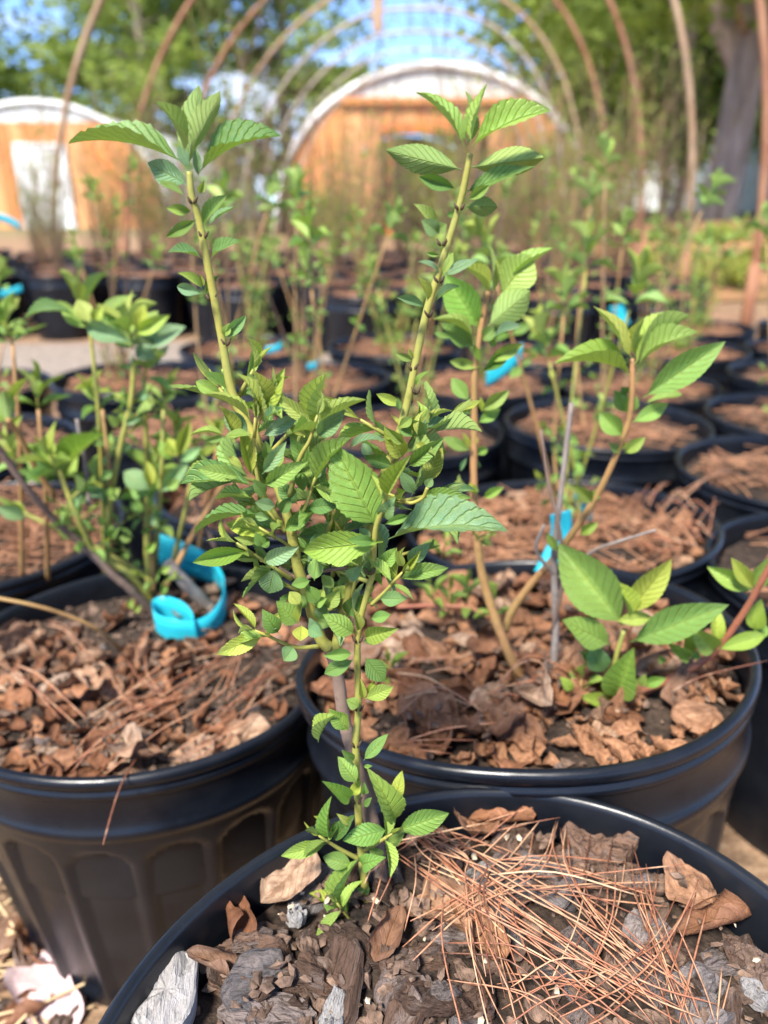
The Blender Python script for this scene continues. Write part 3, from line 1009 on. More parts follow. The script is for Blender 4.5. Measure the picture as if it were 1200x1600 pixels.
# the rest of the block of pots
rg = random.Random(5)
low_rim, low_body = pot_meshes(0.25, 77, False)
MID = [(.440, .600), (.510, .880), (.330, 1.105), (.030, 1.110), (.640, 1.120), (-.270, 1.100), (-.580, 1.020), (-.90, .92)]
proto_pot = None
mid_labels = {0: 'black nursery pot cut by the right edge beside the leaf filled pot', 1: 'black nursery pot at the right edge behind the red arching stem', 2: 'black nursery pot of pine straw, its rim behind the upright leafy stem', 3: 'black nursery pot behind the tall yellow stem of the front shrub', 4: 'black nursery pot of straw at the right, its rim edge overlapping the next', 5: 'black nursery pot seen between the left stem and the banded shrub', 6: 'black nursery pot behind the topmost tufts of the banded shrub', 7: 'black nursery pot at the left edge before the gravel path'}
def pot_copy(x, y, z, rz, label, group):
    global proto_pot
    if proto_pot is None:
        proto_pot = thing('plant_pot', label, 'pot', (x, y, 0), rz, group)
        link('rim', low_rim, proto_pot, (0, 0, 0.25))
        link('body', low_body, proto_pot, (0, 0, 0.25))
        link('soil', soil_mesh(-.02, 9, 6, 30, .006, .1385), proto_pot, (0, 0, 0.25))
        straw = []
        r2 = random.Random(8)
        for _ in range(150):
            a, r = r2.uniform(0, 6.3), .125 * math.sqrt(r2.random())
            c = Vector((r * math.cos(a), r * math.sin(a), .236 + r2.uniform(-.004, .010)))
            d = Vector((r2.gauss(0, 1), r2.gauss(0, 1), r2.gauss(0, .12))).normalized() * r2.uniform(.025, .06)
            mid = c + Vector((r2.uniform(-.008, .008), r2.uniform(-.008, .008), r2.uniform(0, .006)))
            e0, e1 = c - d, c + d
            if math.hypot(e0.x, e0.y) > .137 or math.hypot(e1.x, e1.y) > .137:
                continue
            straw.append(tube([e0, mid, e1], .0009, 3, False))
        so = link('pine_straw', mesh('pine_straw', *join(straw), M_STRAW), proto_pot, kind='stuff')
        lf = []
        return proto_pot
    o = dup(proto_pot, (x, y, 0), rz, label, group)
    for c in o.children:
        pass
    o.scale = (1, 1, z / 0.25)
    return o
for i, (x, y) in enumerate(MID):
    pot_copy(x, y, rg.uniform(.235, .255), rg.uniform(0, 6), mid_labels.get(i, 'black nursery pot of straw among the rows beyond the front pots'), 'nursery pots in the rows beyond the front' if i not in mid_labels else 'nursery pots')
ORD = 'first second third fourth fifth sixth seventh eighth ninth tenth eleventh twelfth thirteenth fourteenth fifteenth sixteenth'.split()
def ordinals(spots):
    "for each spot: which from the left it is in its row, and which row"
    rows = sorted({r for _, _, r in spots})
    out = {}
    for n, r in enumerate(rows):
        for k, q in enumerate(sorted(q for q in spots if q[2] == r)):
            out[(q[0], q[1])] = (ORD[k], ORD[n])
    return out
ROWS, ROWJ, FARJ = [], [], []
for j, y in enumerate((1.41, 1.71, 2.01)):
    n0 = 0.17 if j % 2 == 0 else 0.02
    for k in range(-5, 5):
        x = n0 + k * 0.315 + rg.uniform(-.012, .012)
        if abs(x) > 0.5 * y + 0.35 or x > 1.12 or (j == 1 and x < -0.38) or (j == 2 and x < 0.5):
            continue
        ROWS.append((x, y + rg.uniform(-.012, .012)))
        ROWJ.append((*ROWS[-1], j))
RORD = ordinals(ROWJ)
for x, y in ROWS:
    pot_copy(x, y, rg.uniform(.235, .258), rg.uniform(0, 6), 'blurred straw topped pot, %s from the left in the %s row before the path' % RORD[(x, y)], 'nursery pots in the rows before the path')
FAR = []
for j, y in enumerate((2.74, 3.08, 3.42, 3.74, 4.06, 4.38, 4.75, 5.15)):
    for k in range(-9, 7):
        x = -.05 + 0.33 * k + (0.16 if j % 2 else 0) + rg.uniform(-.02, .02)
        if x > 1.15 + 0.05 * (y - 3) or abs(x) > 0.5 * y + .3:
            continue
        if (j == 0 and x < -.25) or (j == 1 and x < -.60):
            continue
        FAR.append((x, y + rg.uniform(-.02, .02)))
        FARJ.append((*FAR[-1], j))
FORD = ordinals(FARJ)
for x, y in FAR:
    pot_copy(x, y, rg.uniform(.25, .275), rg.uniform(0, 6), 'black nursery pot, %s from the left in the %s row beyond the path' % FORD[(x, y)], 'nursery pots in the far block beyond the path')
#CUT
# ------------------------------------------------------------------ the front shrub
rg = random.Random(101)
main = thing('shrub', 'two stemmed yellow green shrub with crinkled toothed leaves in the bark chip pot', 'shrub', PQ(PC, 580, 1437, -PC['s']))
DM = .268
stem(main, [(580, 1452, .262), (576, 1437, .262), (564, 1325, .263), (559, 1250, .264), (556, 1162, .264), (560, 1105, .264), (559, 998, .263), (576, 919, .260), (583, 894, .259), (586, 832, .257), (599, 790, .254), (606, 752, .252)], (6.6, 4.0), M_STEM, knots=.06)
stem(main, [(608, 1455, .268), (605, 1440, .268), (592, 1350, .271), (582, 1290, .273), (570, 1250, .275), (548, 1165, .277), (538, 1125, .278), (526, 1049, .279), (512, 1010, .279)], (14, 9), M_WOOD, knots=.08, n=11)
stem(main, [(514, 1012, .279), (500, 995, .278), (480, 930, .277), (466, 887, .276), (455, 830, .276), (442, 780, .277), (415, 715, .281), (385, 660, .284), (362, 610, .286), (345, 520, .287), (322, 400, .286), (310, 340, .286), (300, 306, .285), (296, 268, .285)], (10, 5.0), M_STEM, knots=.05)
stem(main, [(522, 1030, .279), (535, 960, .279), (552, 905, .281), (575, 830, .284), (600, 740, .287), (630, 655, .289), (664, 497, .289), (687, 422, .289), (718, 320, .289), (730, 265, .288), (735, 240, .288)], (8.2, 4.6), M_STEM, knots=.05)
for pts, r in (([(415, 992, .268), (460, 1011, .272), (500, 1010, .278)], (3, 4)), ([(398, 672, .2685), (397, 700, .270), (405, 755, .272), (428, 800, .275), (446, 830, .276)], (3.2, 4.6)),
               ([(412, 640, .2685), (402, 668, .269), (406, 690, .270), (416, 715, .275), (420, 740, .277)], (2.8, 4)), ([(490, 668, .262), (483, 690, .263), (468, 718, .266), (452, 775, .272)], (3.2, 4.5)),
               ([(490, 755, .266), (478, 790, .268), (462, 820, .272), (455, 840, .276)], (3, 4.2)), ([(386, 859, .268), (425, 885, .270), (455, 905, .275)], (2.6, 3.8)),
               ([(421, 834, .268), (450, 852, .270), (462, 870, .275)], (2.4, 3.6)), ([(622, 778, .276), (640, 786, .277), (660, 778, .276), (668, 762, .275)], (4, 3)),
               ([(618, 906, .254), (600, 926, .257), (580, 945, .261)], (2.8, 3.6)), ([(604, 1308, .252), (585, 1320, .257), (570, 1328, .262)], (3.4, 4)),
               ([(508, 1312, .254), (530, 1326, .258), (560, 1342, .262)], (3, 4)), ([(532, 1418, .248), (546, 1436, .252), (560, 1458, .256)], (2.4, 3.2)), ([(560, 880, .27), (548, 940, .274), (535, 985, .277)], (3, 4.4))):
    stem(main, pts, (r[0] * .75, r[1]), M_STEM, n=7)
    tp, pv_ = P(*pts[0]), P(*pts[1])
    shoot(main, tp - (tp - pv_).normalized() * .003, tp - pv_, .008, 2, .014, SER, rg, 'ly', M_STEM, .0007)
stem(main, [(435, 888, .276), (470, 905, .277), (500, 893, .275), (543, 886, .272)], (4.5, 3.0), M_WOOD, name='dead_twig', n=7, knots=.1)
# dark bud scars on the stems
for x, y, D, s in ((301, 312, .285, 6), (318, 366, .286, 6), (330, 464, .287, 6.5), (353, 534, .287, 6), (718, 322, .288, 6.5), (690, 378, .289, 6), (686, 436, .289, 6.5), (670, 490, .289, 5), (645, 573, .289, 6), (650, 610, .289, 5), (556, 1162, .263, 7), (559, 998, .262, 7), (560, 1105, .263, 7), (557, 1250, .263, 7), (578, 892, .258, 6)):
    for sg in (-1, 1):
        a, b = P(x + sg * (s - 2), y + 2, D - .001), P(x + sg * (s + 2), y - 5, D - .0015)
        v, f = tube([a.lerp(b, -.6) - main.location, a - main.location, b - main.location], [.0004, .0007, .0002], 5)
        link('bud_scale', mesh('bud_scale', v, f, M_BUD), main)
Z5, Z6, Z3, Z7, Z2, Z1, Z8, Z4 = (100, 120, 3.333), (590, 120, 4.138), (0, 330, 2), (590, 380, 4), (460, 560, 3.529), (280, 560, 4), (320, 840, 3.158), (420, 1100, 4)
trace(main, .285, Z5, '''625 450 55 350 95 ma;700 505 1110 318 52 da;648 470 700 65 112 lu;662 410 805 95 88 lu;630 400 480 140 38 l;640 560 445 455 130 b;650 480 600 365 60 b;700 520 688 385 50 b;
630 620 505 550 30 l;665 700 540 685 58 la;690 745 540 830 66 m;718 785 840 625 58 ma;742 772 905 675 40 b;705 610 730 540 42 l;765 950 915 860 42 m;718 945 550 915 34 b;722 1130 595 1095 66 b;722 1110 600 1025 42 l;725 1095 708 1030 34 y;738 1130 805 1040 36 l''', SER, rg, .006)
trace(main, .286, Z3, '702 397 765 330 40 b;700 392 716 352 30 l', SER, rg, .004)
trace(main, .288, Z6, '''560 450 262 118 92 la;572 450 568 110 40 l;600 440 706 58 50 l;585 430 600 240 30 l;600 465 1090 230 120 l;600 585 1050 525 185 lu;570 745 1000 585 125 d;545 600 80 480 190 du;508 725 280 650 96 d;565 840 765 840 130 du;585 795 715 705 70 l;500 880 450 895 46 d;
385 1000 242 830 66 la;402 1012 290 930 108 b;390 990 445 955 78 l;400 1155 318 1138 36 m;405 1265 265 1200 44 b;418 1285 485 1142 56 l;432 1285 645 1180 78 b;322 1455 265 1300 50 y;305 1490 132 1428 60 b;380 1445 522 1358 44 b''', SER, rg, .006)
trace(main, .287, Z7, '''222 735 115 690 50 l;216 722 198 660 32 y;240 892 316 805 38 l;150 1015 0 945 70 y;135 1045 128 970 36 m;250 1205 302 1050 42 y;240 1195 500 1160 58 bk;190 1395 402 1228 104 m;160 1335 48 1150 130 y;130 1155 212 1090 70 l;242 1185 246 1070 34 y;170 1205 85 1080 44 y;222 1210 128 1130 70 m;
290 1500 400 1290 125 y;285 1570 570 1590 108 m;232 1565 140 1430 88 b;180 1230 130 1330 70 d;235 1250 300 1280 60 y;300 1530 340 1470 60 b''', SER, rg, .004)
trace(main, .252, Z2, '''450 925 228 498 285 m;515 1000 1138 952 150 ba;490 1010 72 1062 185 la;508 760 632 548 92 y;480 770 428 650 42 y;488 875 552 770 105 bf;498 915 620 868 54 m;420 1000 360 940 60 b;440 1010 300 1000 66 d''', SER, rg, .006)
trace(main, .275, Z2, '300 500 492 455 56 b;540 592 388 540 82 m;600 470 500 380 60 l;420 560 380 470 60 b', SER, rg, .010)
trace(main, .262, Z2, '''470 1165 560 1050 88 m;600 1192 832 1162 88 m;622 1130 742 1020 88 b;540 1195 520 1108 52 l;300 1000 362 1132 90 l;332 1110 168 1082 112 l;600 1150 560 1060 50 y;440 1100 400 1190 80 d''', SER, rg, .004)
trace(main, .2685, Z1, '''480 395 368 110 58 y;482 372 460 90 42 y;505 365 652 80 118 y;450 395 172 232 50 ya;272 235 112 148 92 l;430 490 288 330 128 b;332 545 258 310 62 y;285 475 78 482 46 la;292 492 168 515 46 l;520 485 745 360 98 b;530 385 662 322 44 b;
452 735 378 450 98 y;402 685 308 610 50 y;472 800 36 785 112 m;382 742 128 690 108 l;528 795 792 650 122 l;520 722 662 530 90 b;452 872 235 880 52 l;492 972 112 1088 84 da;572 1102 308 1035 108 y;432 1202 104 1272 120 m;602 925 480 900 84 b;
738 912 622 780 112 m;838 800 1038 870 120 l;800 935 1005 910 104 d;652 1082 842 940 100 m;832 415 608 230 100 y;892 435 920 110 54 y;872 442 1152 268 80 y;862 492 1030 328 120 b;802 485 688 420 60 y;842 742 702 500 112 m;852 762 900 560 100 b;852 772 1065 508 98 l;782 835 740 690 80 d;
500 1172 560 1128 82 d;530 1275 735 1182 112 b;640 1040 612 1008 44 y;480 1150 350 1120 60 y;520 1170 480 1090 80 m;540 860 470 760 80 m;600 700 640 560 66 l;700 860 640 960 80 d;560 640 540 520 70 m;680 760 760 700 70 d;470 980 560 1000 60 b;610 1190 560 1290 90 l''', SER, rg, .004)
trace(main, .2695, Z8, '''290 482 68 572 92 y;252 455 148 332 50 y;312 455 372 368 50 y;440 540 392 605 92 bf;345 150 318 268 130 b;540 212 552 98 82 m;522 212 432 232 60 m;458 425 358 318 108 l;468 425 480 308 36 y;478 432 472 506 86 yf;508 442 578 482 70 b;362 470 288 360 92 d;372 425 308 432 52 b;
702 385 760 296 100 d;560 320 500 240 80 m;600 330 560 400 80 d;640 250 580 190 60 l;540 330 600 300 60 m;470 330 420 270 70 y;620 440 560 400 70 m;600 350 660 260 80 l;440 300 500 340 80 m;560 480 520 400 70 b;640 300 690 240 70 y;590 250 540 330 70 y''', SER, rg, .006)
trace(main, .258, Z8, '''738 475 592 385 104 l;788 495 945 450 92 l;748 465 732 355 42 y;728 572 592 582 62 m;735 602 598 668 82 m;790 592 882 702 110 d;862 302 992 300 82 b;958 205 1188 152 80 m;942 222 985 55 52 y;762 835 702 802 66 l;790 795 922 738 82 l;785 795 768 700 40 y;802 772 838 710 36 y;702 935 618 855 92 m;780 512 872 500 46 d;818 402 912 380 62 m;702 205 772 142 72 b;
560 1010 640 880 20 l''', SER, rg, .003)
trace(main, .258, Z4, '''502 165 385 38 92 l;592 352 738 196 80 m;532 355 458 288 62 d;552 492 438 338 112 l;512 592 342 488 100 m;522 572 572 480 72 y;602 562 598 490 52 m;772 735 622 418 150 l;782 622 832 428 88 y;742 785 478 850 142 ma;802 792 1108 688 150 m;
362 872 92 945 100 l;372 842 392 590 90 m;402 852 532 702 90 d;362 832 285 708 30 y;375 802 458 730 50 l;512 748 428 688 52 y;522 1002 348 958 112 m;468 1262 552 990 100 l;440 1292 262 1190 60 y;462 1342 348 1255 92 m;502 1352 412 1412 46 l;582 1002 722 960 112 mf;722 902 842 808 72 l;
600 1172 548 1150 30 d;602 1162 626 1172 44 m;592 642 642 588 42 d;592 392 645 388 26 m;620 880 690 960 90 m;610 850 560 800 60 d;470 1290 500 1200 50 d''', SER, rg, .003)

for x, y, D, dx, dy, n, sz, c in ((455, 830, .276, -.6, .7, 3, .019, 'mly'), (442, 780, .277, .5, .8, 3, .020, 'mly'), (466, 887, .276, -.8, .3, 3, .018, 'bml'), (490, 960, .277, .7, .3, 3, .017, 'bml'), (480, 930, .277, -.7, .5, 3, .017, 'mly'),
                                  (535, 960, .279, .2, .8, 3, .019, 'bml'), (552, 905, .281, -.6, .6, 3, .021, 'dml'), (575, 830, .284, -.4, .9, 3, .022, 'bml'), (600, 740, .287, .6, .7, 3, .022, 'mly'), (620, 690, .288, -.7, .5, 3, .020, 'mly'), (600, 790, .286, .8, .2, 3, .022, 'dmb'),
                                  (415, 715, .281, .6, .6, 3, .021, 'mly'), (385, 660, .284, -.6, .7, 3, .019, 'mly'), (370, 625, .286, .5, .8, 3, .017, 'mly'), (430, 760, .279, -.8, .3, 3, .021, 'dml'), (583, 880, .262, .8, .3, 2, .018, 'bm'), (578, 910, .264, -.8, .2, 2, .018, 'bm'),
                                  (520, 900, .278, .1, .9, 3, .020, 'mly'), (505, 850, .276, .3, .9, 3, .021, 'bml'), (500, 790, .276, -.2, .9, 3, .020, 'mly'), (540, 840, .275, -.4, .8, 3, .021, 'dml'), (640, 700, .286, .7, .5, 3, .020, 'mly'), 
                                  ):
    shoot(main, P(x, y, D + .006), Vector((dx, rg.uniform(-.3, .5), dy)), sz * .9, n, sz, SER, rg, c, M_STEM, .0010)

# ------------------------------------------------------------------ shrub of the leaf filled pot
rg = random.Random(202)
b_base = PQ(PB, 830, 1085, -PB['s'])
sb = thing('shrub', 'smooth leaved shrub with peach stems rising from the leaf filled pot', 'shrub', b_base)
stem(sb, [(832, 1100, .418), (818, 1070, .42), (790, 1010, .425), (765, 940, .43), (750, 880, .43), (742, 800, .43), (740, 740, .43), (741, 680, .43), (741, 592, .43), (745, 555, .43), (752, 510, .43), (763, 455, .43)], (8.5, 4), M_STEM2, knots=.06)
stem(sb, [(790, 985, .455), (800, 955, .452), (830, 912, .448), (867, 870, .442), (922, 792, .432), (950, 740, .425), (972, 687, .42), (984, 650, .418), (988, 600, .416), (987, 560, .416)], (6.5, 4), M_STEM2, knots=.06)
stem(sb, [(969, 1128, .39), (966, 1110, .39), (960, 1060, .392), (962, 1030, .392), (975, 985, .39)], (5.5, 3.5), M_STEM, knots=.04)
stem(sb, [(930, 1115, .40), (978, 1096, .40), (1040, 1064, .40), (1110, 1024, .395), (1160, 960, .385), (1200, 890, .375), (1225, 850, .37)], (6, 5), M_RED, knots=.05)
stem(sb, [(800, 1020, .44), (850, 1062, .43), (895, 1072, .42), (938, 1060, .405), (962, 1042, .395)], (4.5, 3.5), M_RED, knots=.05)
stem(sb, [(620, 948, .50), (680, 946, .50), (735, 950, .495), (765, 965, .49)], (3.5, 3), M_RED)
stem(sb, [(866, 1058, .425), (864, 1050, .425), (868, 980, .43), (866, 900, .435), (866, 860, .437), (880, 740, .44), (893, 630, .44)], (7, 4), M_GREY, name='dead_stem', knots=.08)
stem(sb, [(862, 990, .43), (880, 900, .425), (872, 815, .43), (858, 760, .435), (845, 672, .44)], (3.5, 2.5), M_WOOD, name='dead_stem')
stem(sb, [(868, 900, .435), (838, 860, .43), (850, 820, .425)], (3.5, 2.5), M_GREY, name='dead_twig')
stem(sb, [(870, 905, .435), (925, 862, .42), (970, 845, .41), (1025, 828, .40)], (2.6, 2.2), M_GREY, name='dead_twig', knots=.12)
trace(sb, .43, Z7, '''640 535 438 216 220 m;702 315 540 150 52 y;725 325 700 22 52 y;770 325 952 88 250 l;748 315 1078 45 62 l;690 515 938 308 205 mu;606 592 362 480 60 la;602 645 408 508 120 m;466 592 358 562 40 m;640 605 742 528 92 m;722 592 892 520 50 b;652 775 462 740 72 l;680 745 892 638 90 l;652 805 812 700 82 d;640 745 608 640 50 l;
572 985 468 850 100 m;648 1052 814 925 90 l;628 1122 760 1040 80 m;658 1055 644 965 40 y;582 1072 528 1020 42 d;582 1295 412 1220 80 m;592 1312 682 1290 60 m;575 1285 535 1190 44 y;598 1285 610 1190 44 y;622 1575 576 1500 50 y;658 1592 782 1528 62 l;660 540 620 470 40 l;690 600 740 640 50 m;560 1340 520 1420 30 b;600 1340 640 1400 30 b''', SMO, rg, .008)
trace(sb, .418, (840, 470, 4), '''590 470 132 395 110 la;586 355 362 52 100 y;612 345 666 122 60 y;606 405 938 108 70 l;618 410 982 205 84 la;660 605 1142 275 190 m;668 645 892 588 38 l;590 760 804 650 104 m;572 705 484 568 102 m;532 845 392 698 130 m;562 590 530 540 70 d;540 955 666 858 82 l;522 955 448 890 52 m;540 935 530 860 42 y;606 690 620 600 50 m''', SMO, rg, .006)
trace(sb, .43, (840, 470, 4), '346 1262 234 1160 88 l;346 1255 372 1178 60 l;262 1462 372 1388 70 l;122 1565 62 1455 60 l', SMO, rg, .006)
ZB = (480, 820, 1.667)
trace(sb, .388, ZB, '''822 262 664 60 132 l;836 232 942 98 72 y;842 305 1082 214 88 m;790 312 672 252 80 l;802 250 892 240 40 y;802 452 848 328 88 m;816 472 712 448 42 l;820 508 892 484 46 l;836 442 852 396 30 y;772 385 738 310 62 b;800 382 838 362 42 m;752 362 714 330 26 m;
692 432 660 398 30 l;702 442 708 452 22 m;840 240 800 150 30 y;810 500 830 430 30 y''', SMO, rg, .006)
trace(sb, .392, ZB, '1062 328 1002 265 62 l;1066 322 1062 212 38 y;1068 325 1188 288 46 l;1162 172 1048 112 52 l;1164 168 1108 90 42 y;1166 170 1204 88 52 l;1164 275 1182 198 52 l;1160 280 1200 270 40 m;998 348 938 306 36 l;996 346 992 266 32 l;1000 350 1018 330 30 m;930 360 918 340 22 l;870 420 930 400 30 m;872 420 880 390 30 l', SMO, rg, .006)
for x, y, D in ((680, 925, .50), (728, 928, .50), (775, 945, .49), (690, 850, .47), (612, 1040, .44), (700, 940, .50), (905, 1080, .40)):
    b = P(x, y + 22, D)
    shoot(sb, b, Vector((rg.uniform(-.3, .3), rg.uniform(-.4, 0), 1)), .020, 3, .019, SMO, rg, 'lly', M_STEM2, .0009)
for y in (840, 848, 805, 770):
    p = P(741 + rg.uniform(-3, 3), y, .43)
    shoot(sb, p, Vector((rg.choice((-1, 1)), -.3, .7)), .008, 2, .012, SMO, rg, 'ly', M_STEM2, .0006)

# ------------------------------------------------------------------ shrub with the blue band
rg = random.Random(303)
a_base = PZ(250, 962, PA['z'] - PA['s'])
DA = a_base.y
sa = thing('shrub', 'many stemmed shrub with pale leaf tufts wearing a blue band at its foot', 'shrub', a_base)
for pts, r, m in (([(252, 970, DA), (238, 955, DA), (205, 922, DA - .01), (173, 895, DA - .015), (128, 850, DA - .02), (93, 820, DA - .03), (40, 760, DA - .05), (0, 703, DA - .06), (-30, 660, DA - .07)], (7, 5), M_WOOD),
                  ([(236, 950, DA + .01), (233, 932, DA + .01), (200, 896, DA), (168, 867, DA), (172, 783, DA - .01), (187, 703, DA - .01), (205, 624, DA - .01), (209, 560, DA - .01)], (6, 4), M_STEM),
                  ([(233, 930, DA + .01), (229, 850, DA + .01), (229, 717, DA + .01), (224, 590, DA + .01)], (5, 3.5), M_STEM),
                  ([(160, 880, DA - .01), (140, 850, DA - .02), (118, 800, DA - .03), (103, 764, DA - .03), (92, 735, DA - .03)], (5, 4), M_STEM),
                  ([(250, 935, DA + .01), (270, 895, DA + .01), (299, 839, DA + .02), (341, 769, DA + .03), (352, 750, DA + .03)], (4.5, 4), M_STEM2),
                  ([(232, 905, DA + .02), (205, 885, DA + .02), (117, 840, DA + .02), (47, 806, DA + .02), (0, 780, DA + .02)], (4, 3), M_STEM),
                  ([(190, 1015, DA - .06), (150, 982, DA - .08), (100, 960, DA - .09), (45, 944, DA - .10), (-30, 930, DA - .10)], (3.2, 3), M_STEM2),
                  ([(240, 925, DA + .02), (236, 860, DA + .03), (232, 780, DA + .03), (236, 740, DA + .03)], (4, 3), M_STEM2),
                  ([(338, 862, DA + .03), (305, 780, DA + .03), (285, 735, DA + .03), (268, 690, DA + .03)], (3, 2.4), M_WOOD),
                  ([(85, 775, DA - .02), (55, 730, DA - .03), (30, 680, DA - .04), (12, 655, DA - .05)], (5, 4), M_STEM2)):
    stem(sa, pts, r, m, knots=.06)
stem(sa, [(328, 952, DA + .01), (322, 946, DA + .01), (298, 920, DA + .005), (275, 895, DA), (262, 878, DA)], (11, 9), M_GREY, name='cut_stub', knots=.06, n=11)
stem(sa, [(140, 790, DA - .02), (132, 720, DA - .02), (120, 655, DA - .02)], (3.5, 3), M_GREY, name='dead_twig')
trace(sa, DA - .01, (0, 0, 1), '''207 535 138 512 30 b;205 535 152 492 30 m;213 537 286 512 34 b;211 522 262 494 24 l;206 522 194 476 34 lu;213 516 226 478 26 y;203 532 168 496 28 du;210 540 240 560 28 b;200 545 190 515 34 du;215 528 245 488 30 lu;
140 505 122 470 30 y;150 492 210 462 20 l;122 497 42 498 14 da;136 512 98 486 22 l;145 500 160 480 20 y;
92 748 32 736 26 da;90 742 42 714 36 m;92 738 80 690 20 y;100 742 160 680 26 l;96 745 50 700 26 b;98 748 120 712 24 l;
234 766 196 738 34 b;238 760 229 722 20 y;250 770 294 722 24 b;234 774 205 764 26 m;242 768 250 738 20 l;
276 714 262 686 26 y;278 715 296 660 22 y;280 722 312 700 18 b;270 720 250 690 22 l;
14 662 8 612 28 mu;18 626 42 592 14 y;10 660 -10 640 20 l;14 665 34 650 14 y''', SER, rg, .01)
trace(sa, DA - .01, (0, 540, 2.143), '''420 190 380 160 30 l;460 180 500 150 34 b;400 270 360 235 34 l;420 260 470 240 26 b;390 350 350 320 40 l;395 345 440 330 34 b;380 420 340 440 34 m;370 500 310 490 40 b;360 510 400 480 40 l;270 520 250 490 36 b;230 560 200 545 40 l;230 560 270 555 30 m;
250 640 290 620 36 m;280 650 240 630 34 l;350 600 330 570 30 l;370 640 400 610 30 m;480 560 440 520 40 m;500 600 540 560 40 b;440 650 400 640 26 l;490 690 520 660 30 l;470 740 450 720 24 m;540 760 570 740 26 l;90 560 30 530 44 y;80 570 0 510 40 l;90 580 -10 540 50 b;
380 600 350 640 30 m;300 480 340 500 40 b;290 500 260 530 30 m;560 480 600 450 36 l;340 480 300 450 34 y;455 250 480 230 30 m;430 880 445 850 26 l;450 890 470 870 24 y''', SER, rg, .02)
for x, y, D in ((205, 624, DA), (190, 690, DA), (228, 660, DA + .01), (175, 770, DA), (140, 850, DA - .02), (229, 800, DA + .01), (120, 800, DA - .03), (180, 830, DA), (250, 905, DA)):
    for sg in (-1, 1):
        p = P(x + sg * 3, y + rg.uniform(-14, 14), D)
        shoot(sa, p, Vector((sg, -.4, .8)), .012, 2, .017, SER, rg, 'mly', M_STEM, .0007)

for x, y, D, dx, dz, n, sz, c in ((207, 545, DA - .01, 0, 1, 4, .030, 'bly'), (224, 592, DA + .01, .4, .9, 4, .026, 'mly'), (140, 505, DA + .06, -.2, 1, 4, .030, 'mly'), (95, 745, DA - .03, -.2, 1, 4, .028, 'mly'), (238, 765, DA + .01, .2, 1, 4, .030, 'mly'), (275, 705, DA + .03, .2, 1, 4, .028, 'lly'),
                                  (60, 640, DA + .08, .1, 1, 4, .030, 'mly'), (20, 540, DA + .10, 0, 1, 4, .034, 'mll'), (175, 760, DA - .01, -.8, .6, 3, .022, 'mly'), (200, 660, DA - .01, .7, .6, 3, .020, 'mly'), (186, 710, DA - .01, -.7, .6, 3, .020, 'bml'), (160, 640, DA + .05, -.2, .9, 4, .024, 'mly'), (255, 640, DA + .05, .3, .9, 4, .024, 'mly'),
                                  (130, 830, DA - .02, -.6, .7, 3, .020, 'mly'), (110, 780, DA - .03, .7, .6, 3, .020, 'bml'), (230, 830, DA + .01, .8, .5, 3, .018, 'mly'), (205, 870, DA, -.6, .7, 3, .018, 'mly'), (300, 745, DA + .04, .3, .9, 4, .024, 'bly'), (30, 730, DA + .02, -.2, .9, 4, .026, 'mly'), (340, 700, DA + .12, .1, 1, 4, .026, 'mly')):
    shoot(sa, P(x, y, D), Vector((dx, rg.uniform(-.5, .1), dz)), sz * .7, n, sz, SER, rg, c, M_STEM, .0011)
for x0, y0, x1, y1, D in ((60, 640, 75, 900, .58), (20, 540, 35, 880, .60), (140, 505, 165, 860, .60), (160, 640, 175, 870, .57), (255, 640, 240, 880, .58), (300, 745, 262, 890, .58), (340, 700, 300, 860, .62)):
    ft = PQ(PA, x1, max(y1, 915), -PA['s'] - .004)
    stem(sa, [(x1, max(y1, 915), ft.y), ((x0 + x1) / 2 + 4, (y0 + y1) / 2, D), (x0, y0, D)], (4, 3), rg.choice((M_STEM, M_STEM2)), knots=.05)

# ------------------------------------------------------------------ blue bands
def band(pts, wid, label, roll=0.0, wdir=None):
    ln = smooth_line([Vector(p) for p in pts], 8)
    v, f, uv = [], [], []
    k = len(ln) - 1
    c = sum(ln, Vector()) / len(ln)
    for i, p in enumerate(ln):
        up = Vector(wdir).normalized() if wdir else (Vector((0, 0, 1)) + Vector((0, -0.35, 0)) * roll).normalized()
        up = (up + Vector((.05 * math.sin(i * .23), .05 * math.cos(i * .17), 0))).normalized()
        for j in range(4):
            v.append(p - c + up * wid * (j / 3 - .5))
            uv.append((i / k, j / 3))
    for i in range(k):
        for j in range(3):
            f.append((i * 4 + j, i * 4 + j + 1, i * 4 + j + 5, i * 4 + j + 4))
    me = mesh('plant_band', v, f, M_TAG, True, uv)
    o = link('plant_band', me, loc=c)
    so = o.modifiers.new('thick', 'SOLIDIFY')
    so.thickness = .0003
    return tag(o, label, 'plant tag')
zb = a_base.z + .016
def Pb(x, y, dz=0.0):
    return PZ(x, y, zb + dz)
band([P(246, 857, DA + .055), P(290, 873, DA + .052), P(330, 891, DA + .040), P(352, 922, DA + .016), P(350, 955, DA - .010), P(332, 984, DA - .028), P(308, 996, DA - .038), P(274, 993, DA - .040), P(246, 984, DA - .030), P(243, 966, DA - .016), P(262, 958, DA - .010), P(288, 966, DA - .020), P(305, 984, DA - .036), P(309, 1003, DA - .043)], .034, 'bright turquoise printed band looped round the stems in the left pot', .3)
band([P(876, 800, .53), P(876, 835, .53), P(862, 866, .525), P(850, 890, .52)], .016, 'bright turquoise band hanging beside the grey dead stems', 0, (1, 0, .25))
band([P(868, 862, .535), P(880, 880, .535), P(888, 896, .535)], .010, 'small turquoise tag end beside the hanging band', 0, (1, 0, -.3))
band([P(905, 770, .80), P(915, 800, .80), P(922, 830, .80)], .016, 'pale turquoise tag behind the leaning peach stem', 0, (1, 0, .2))
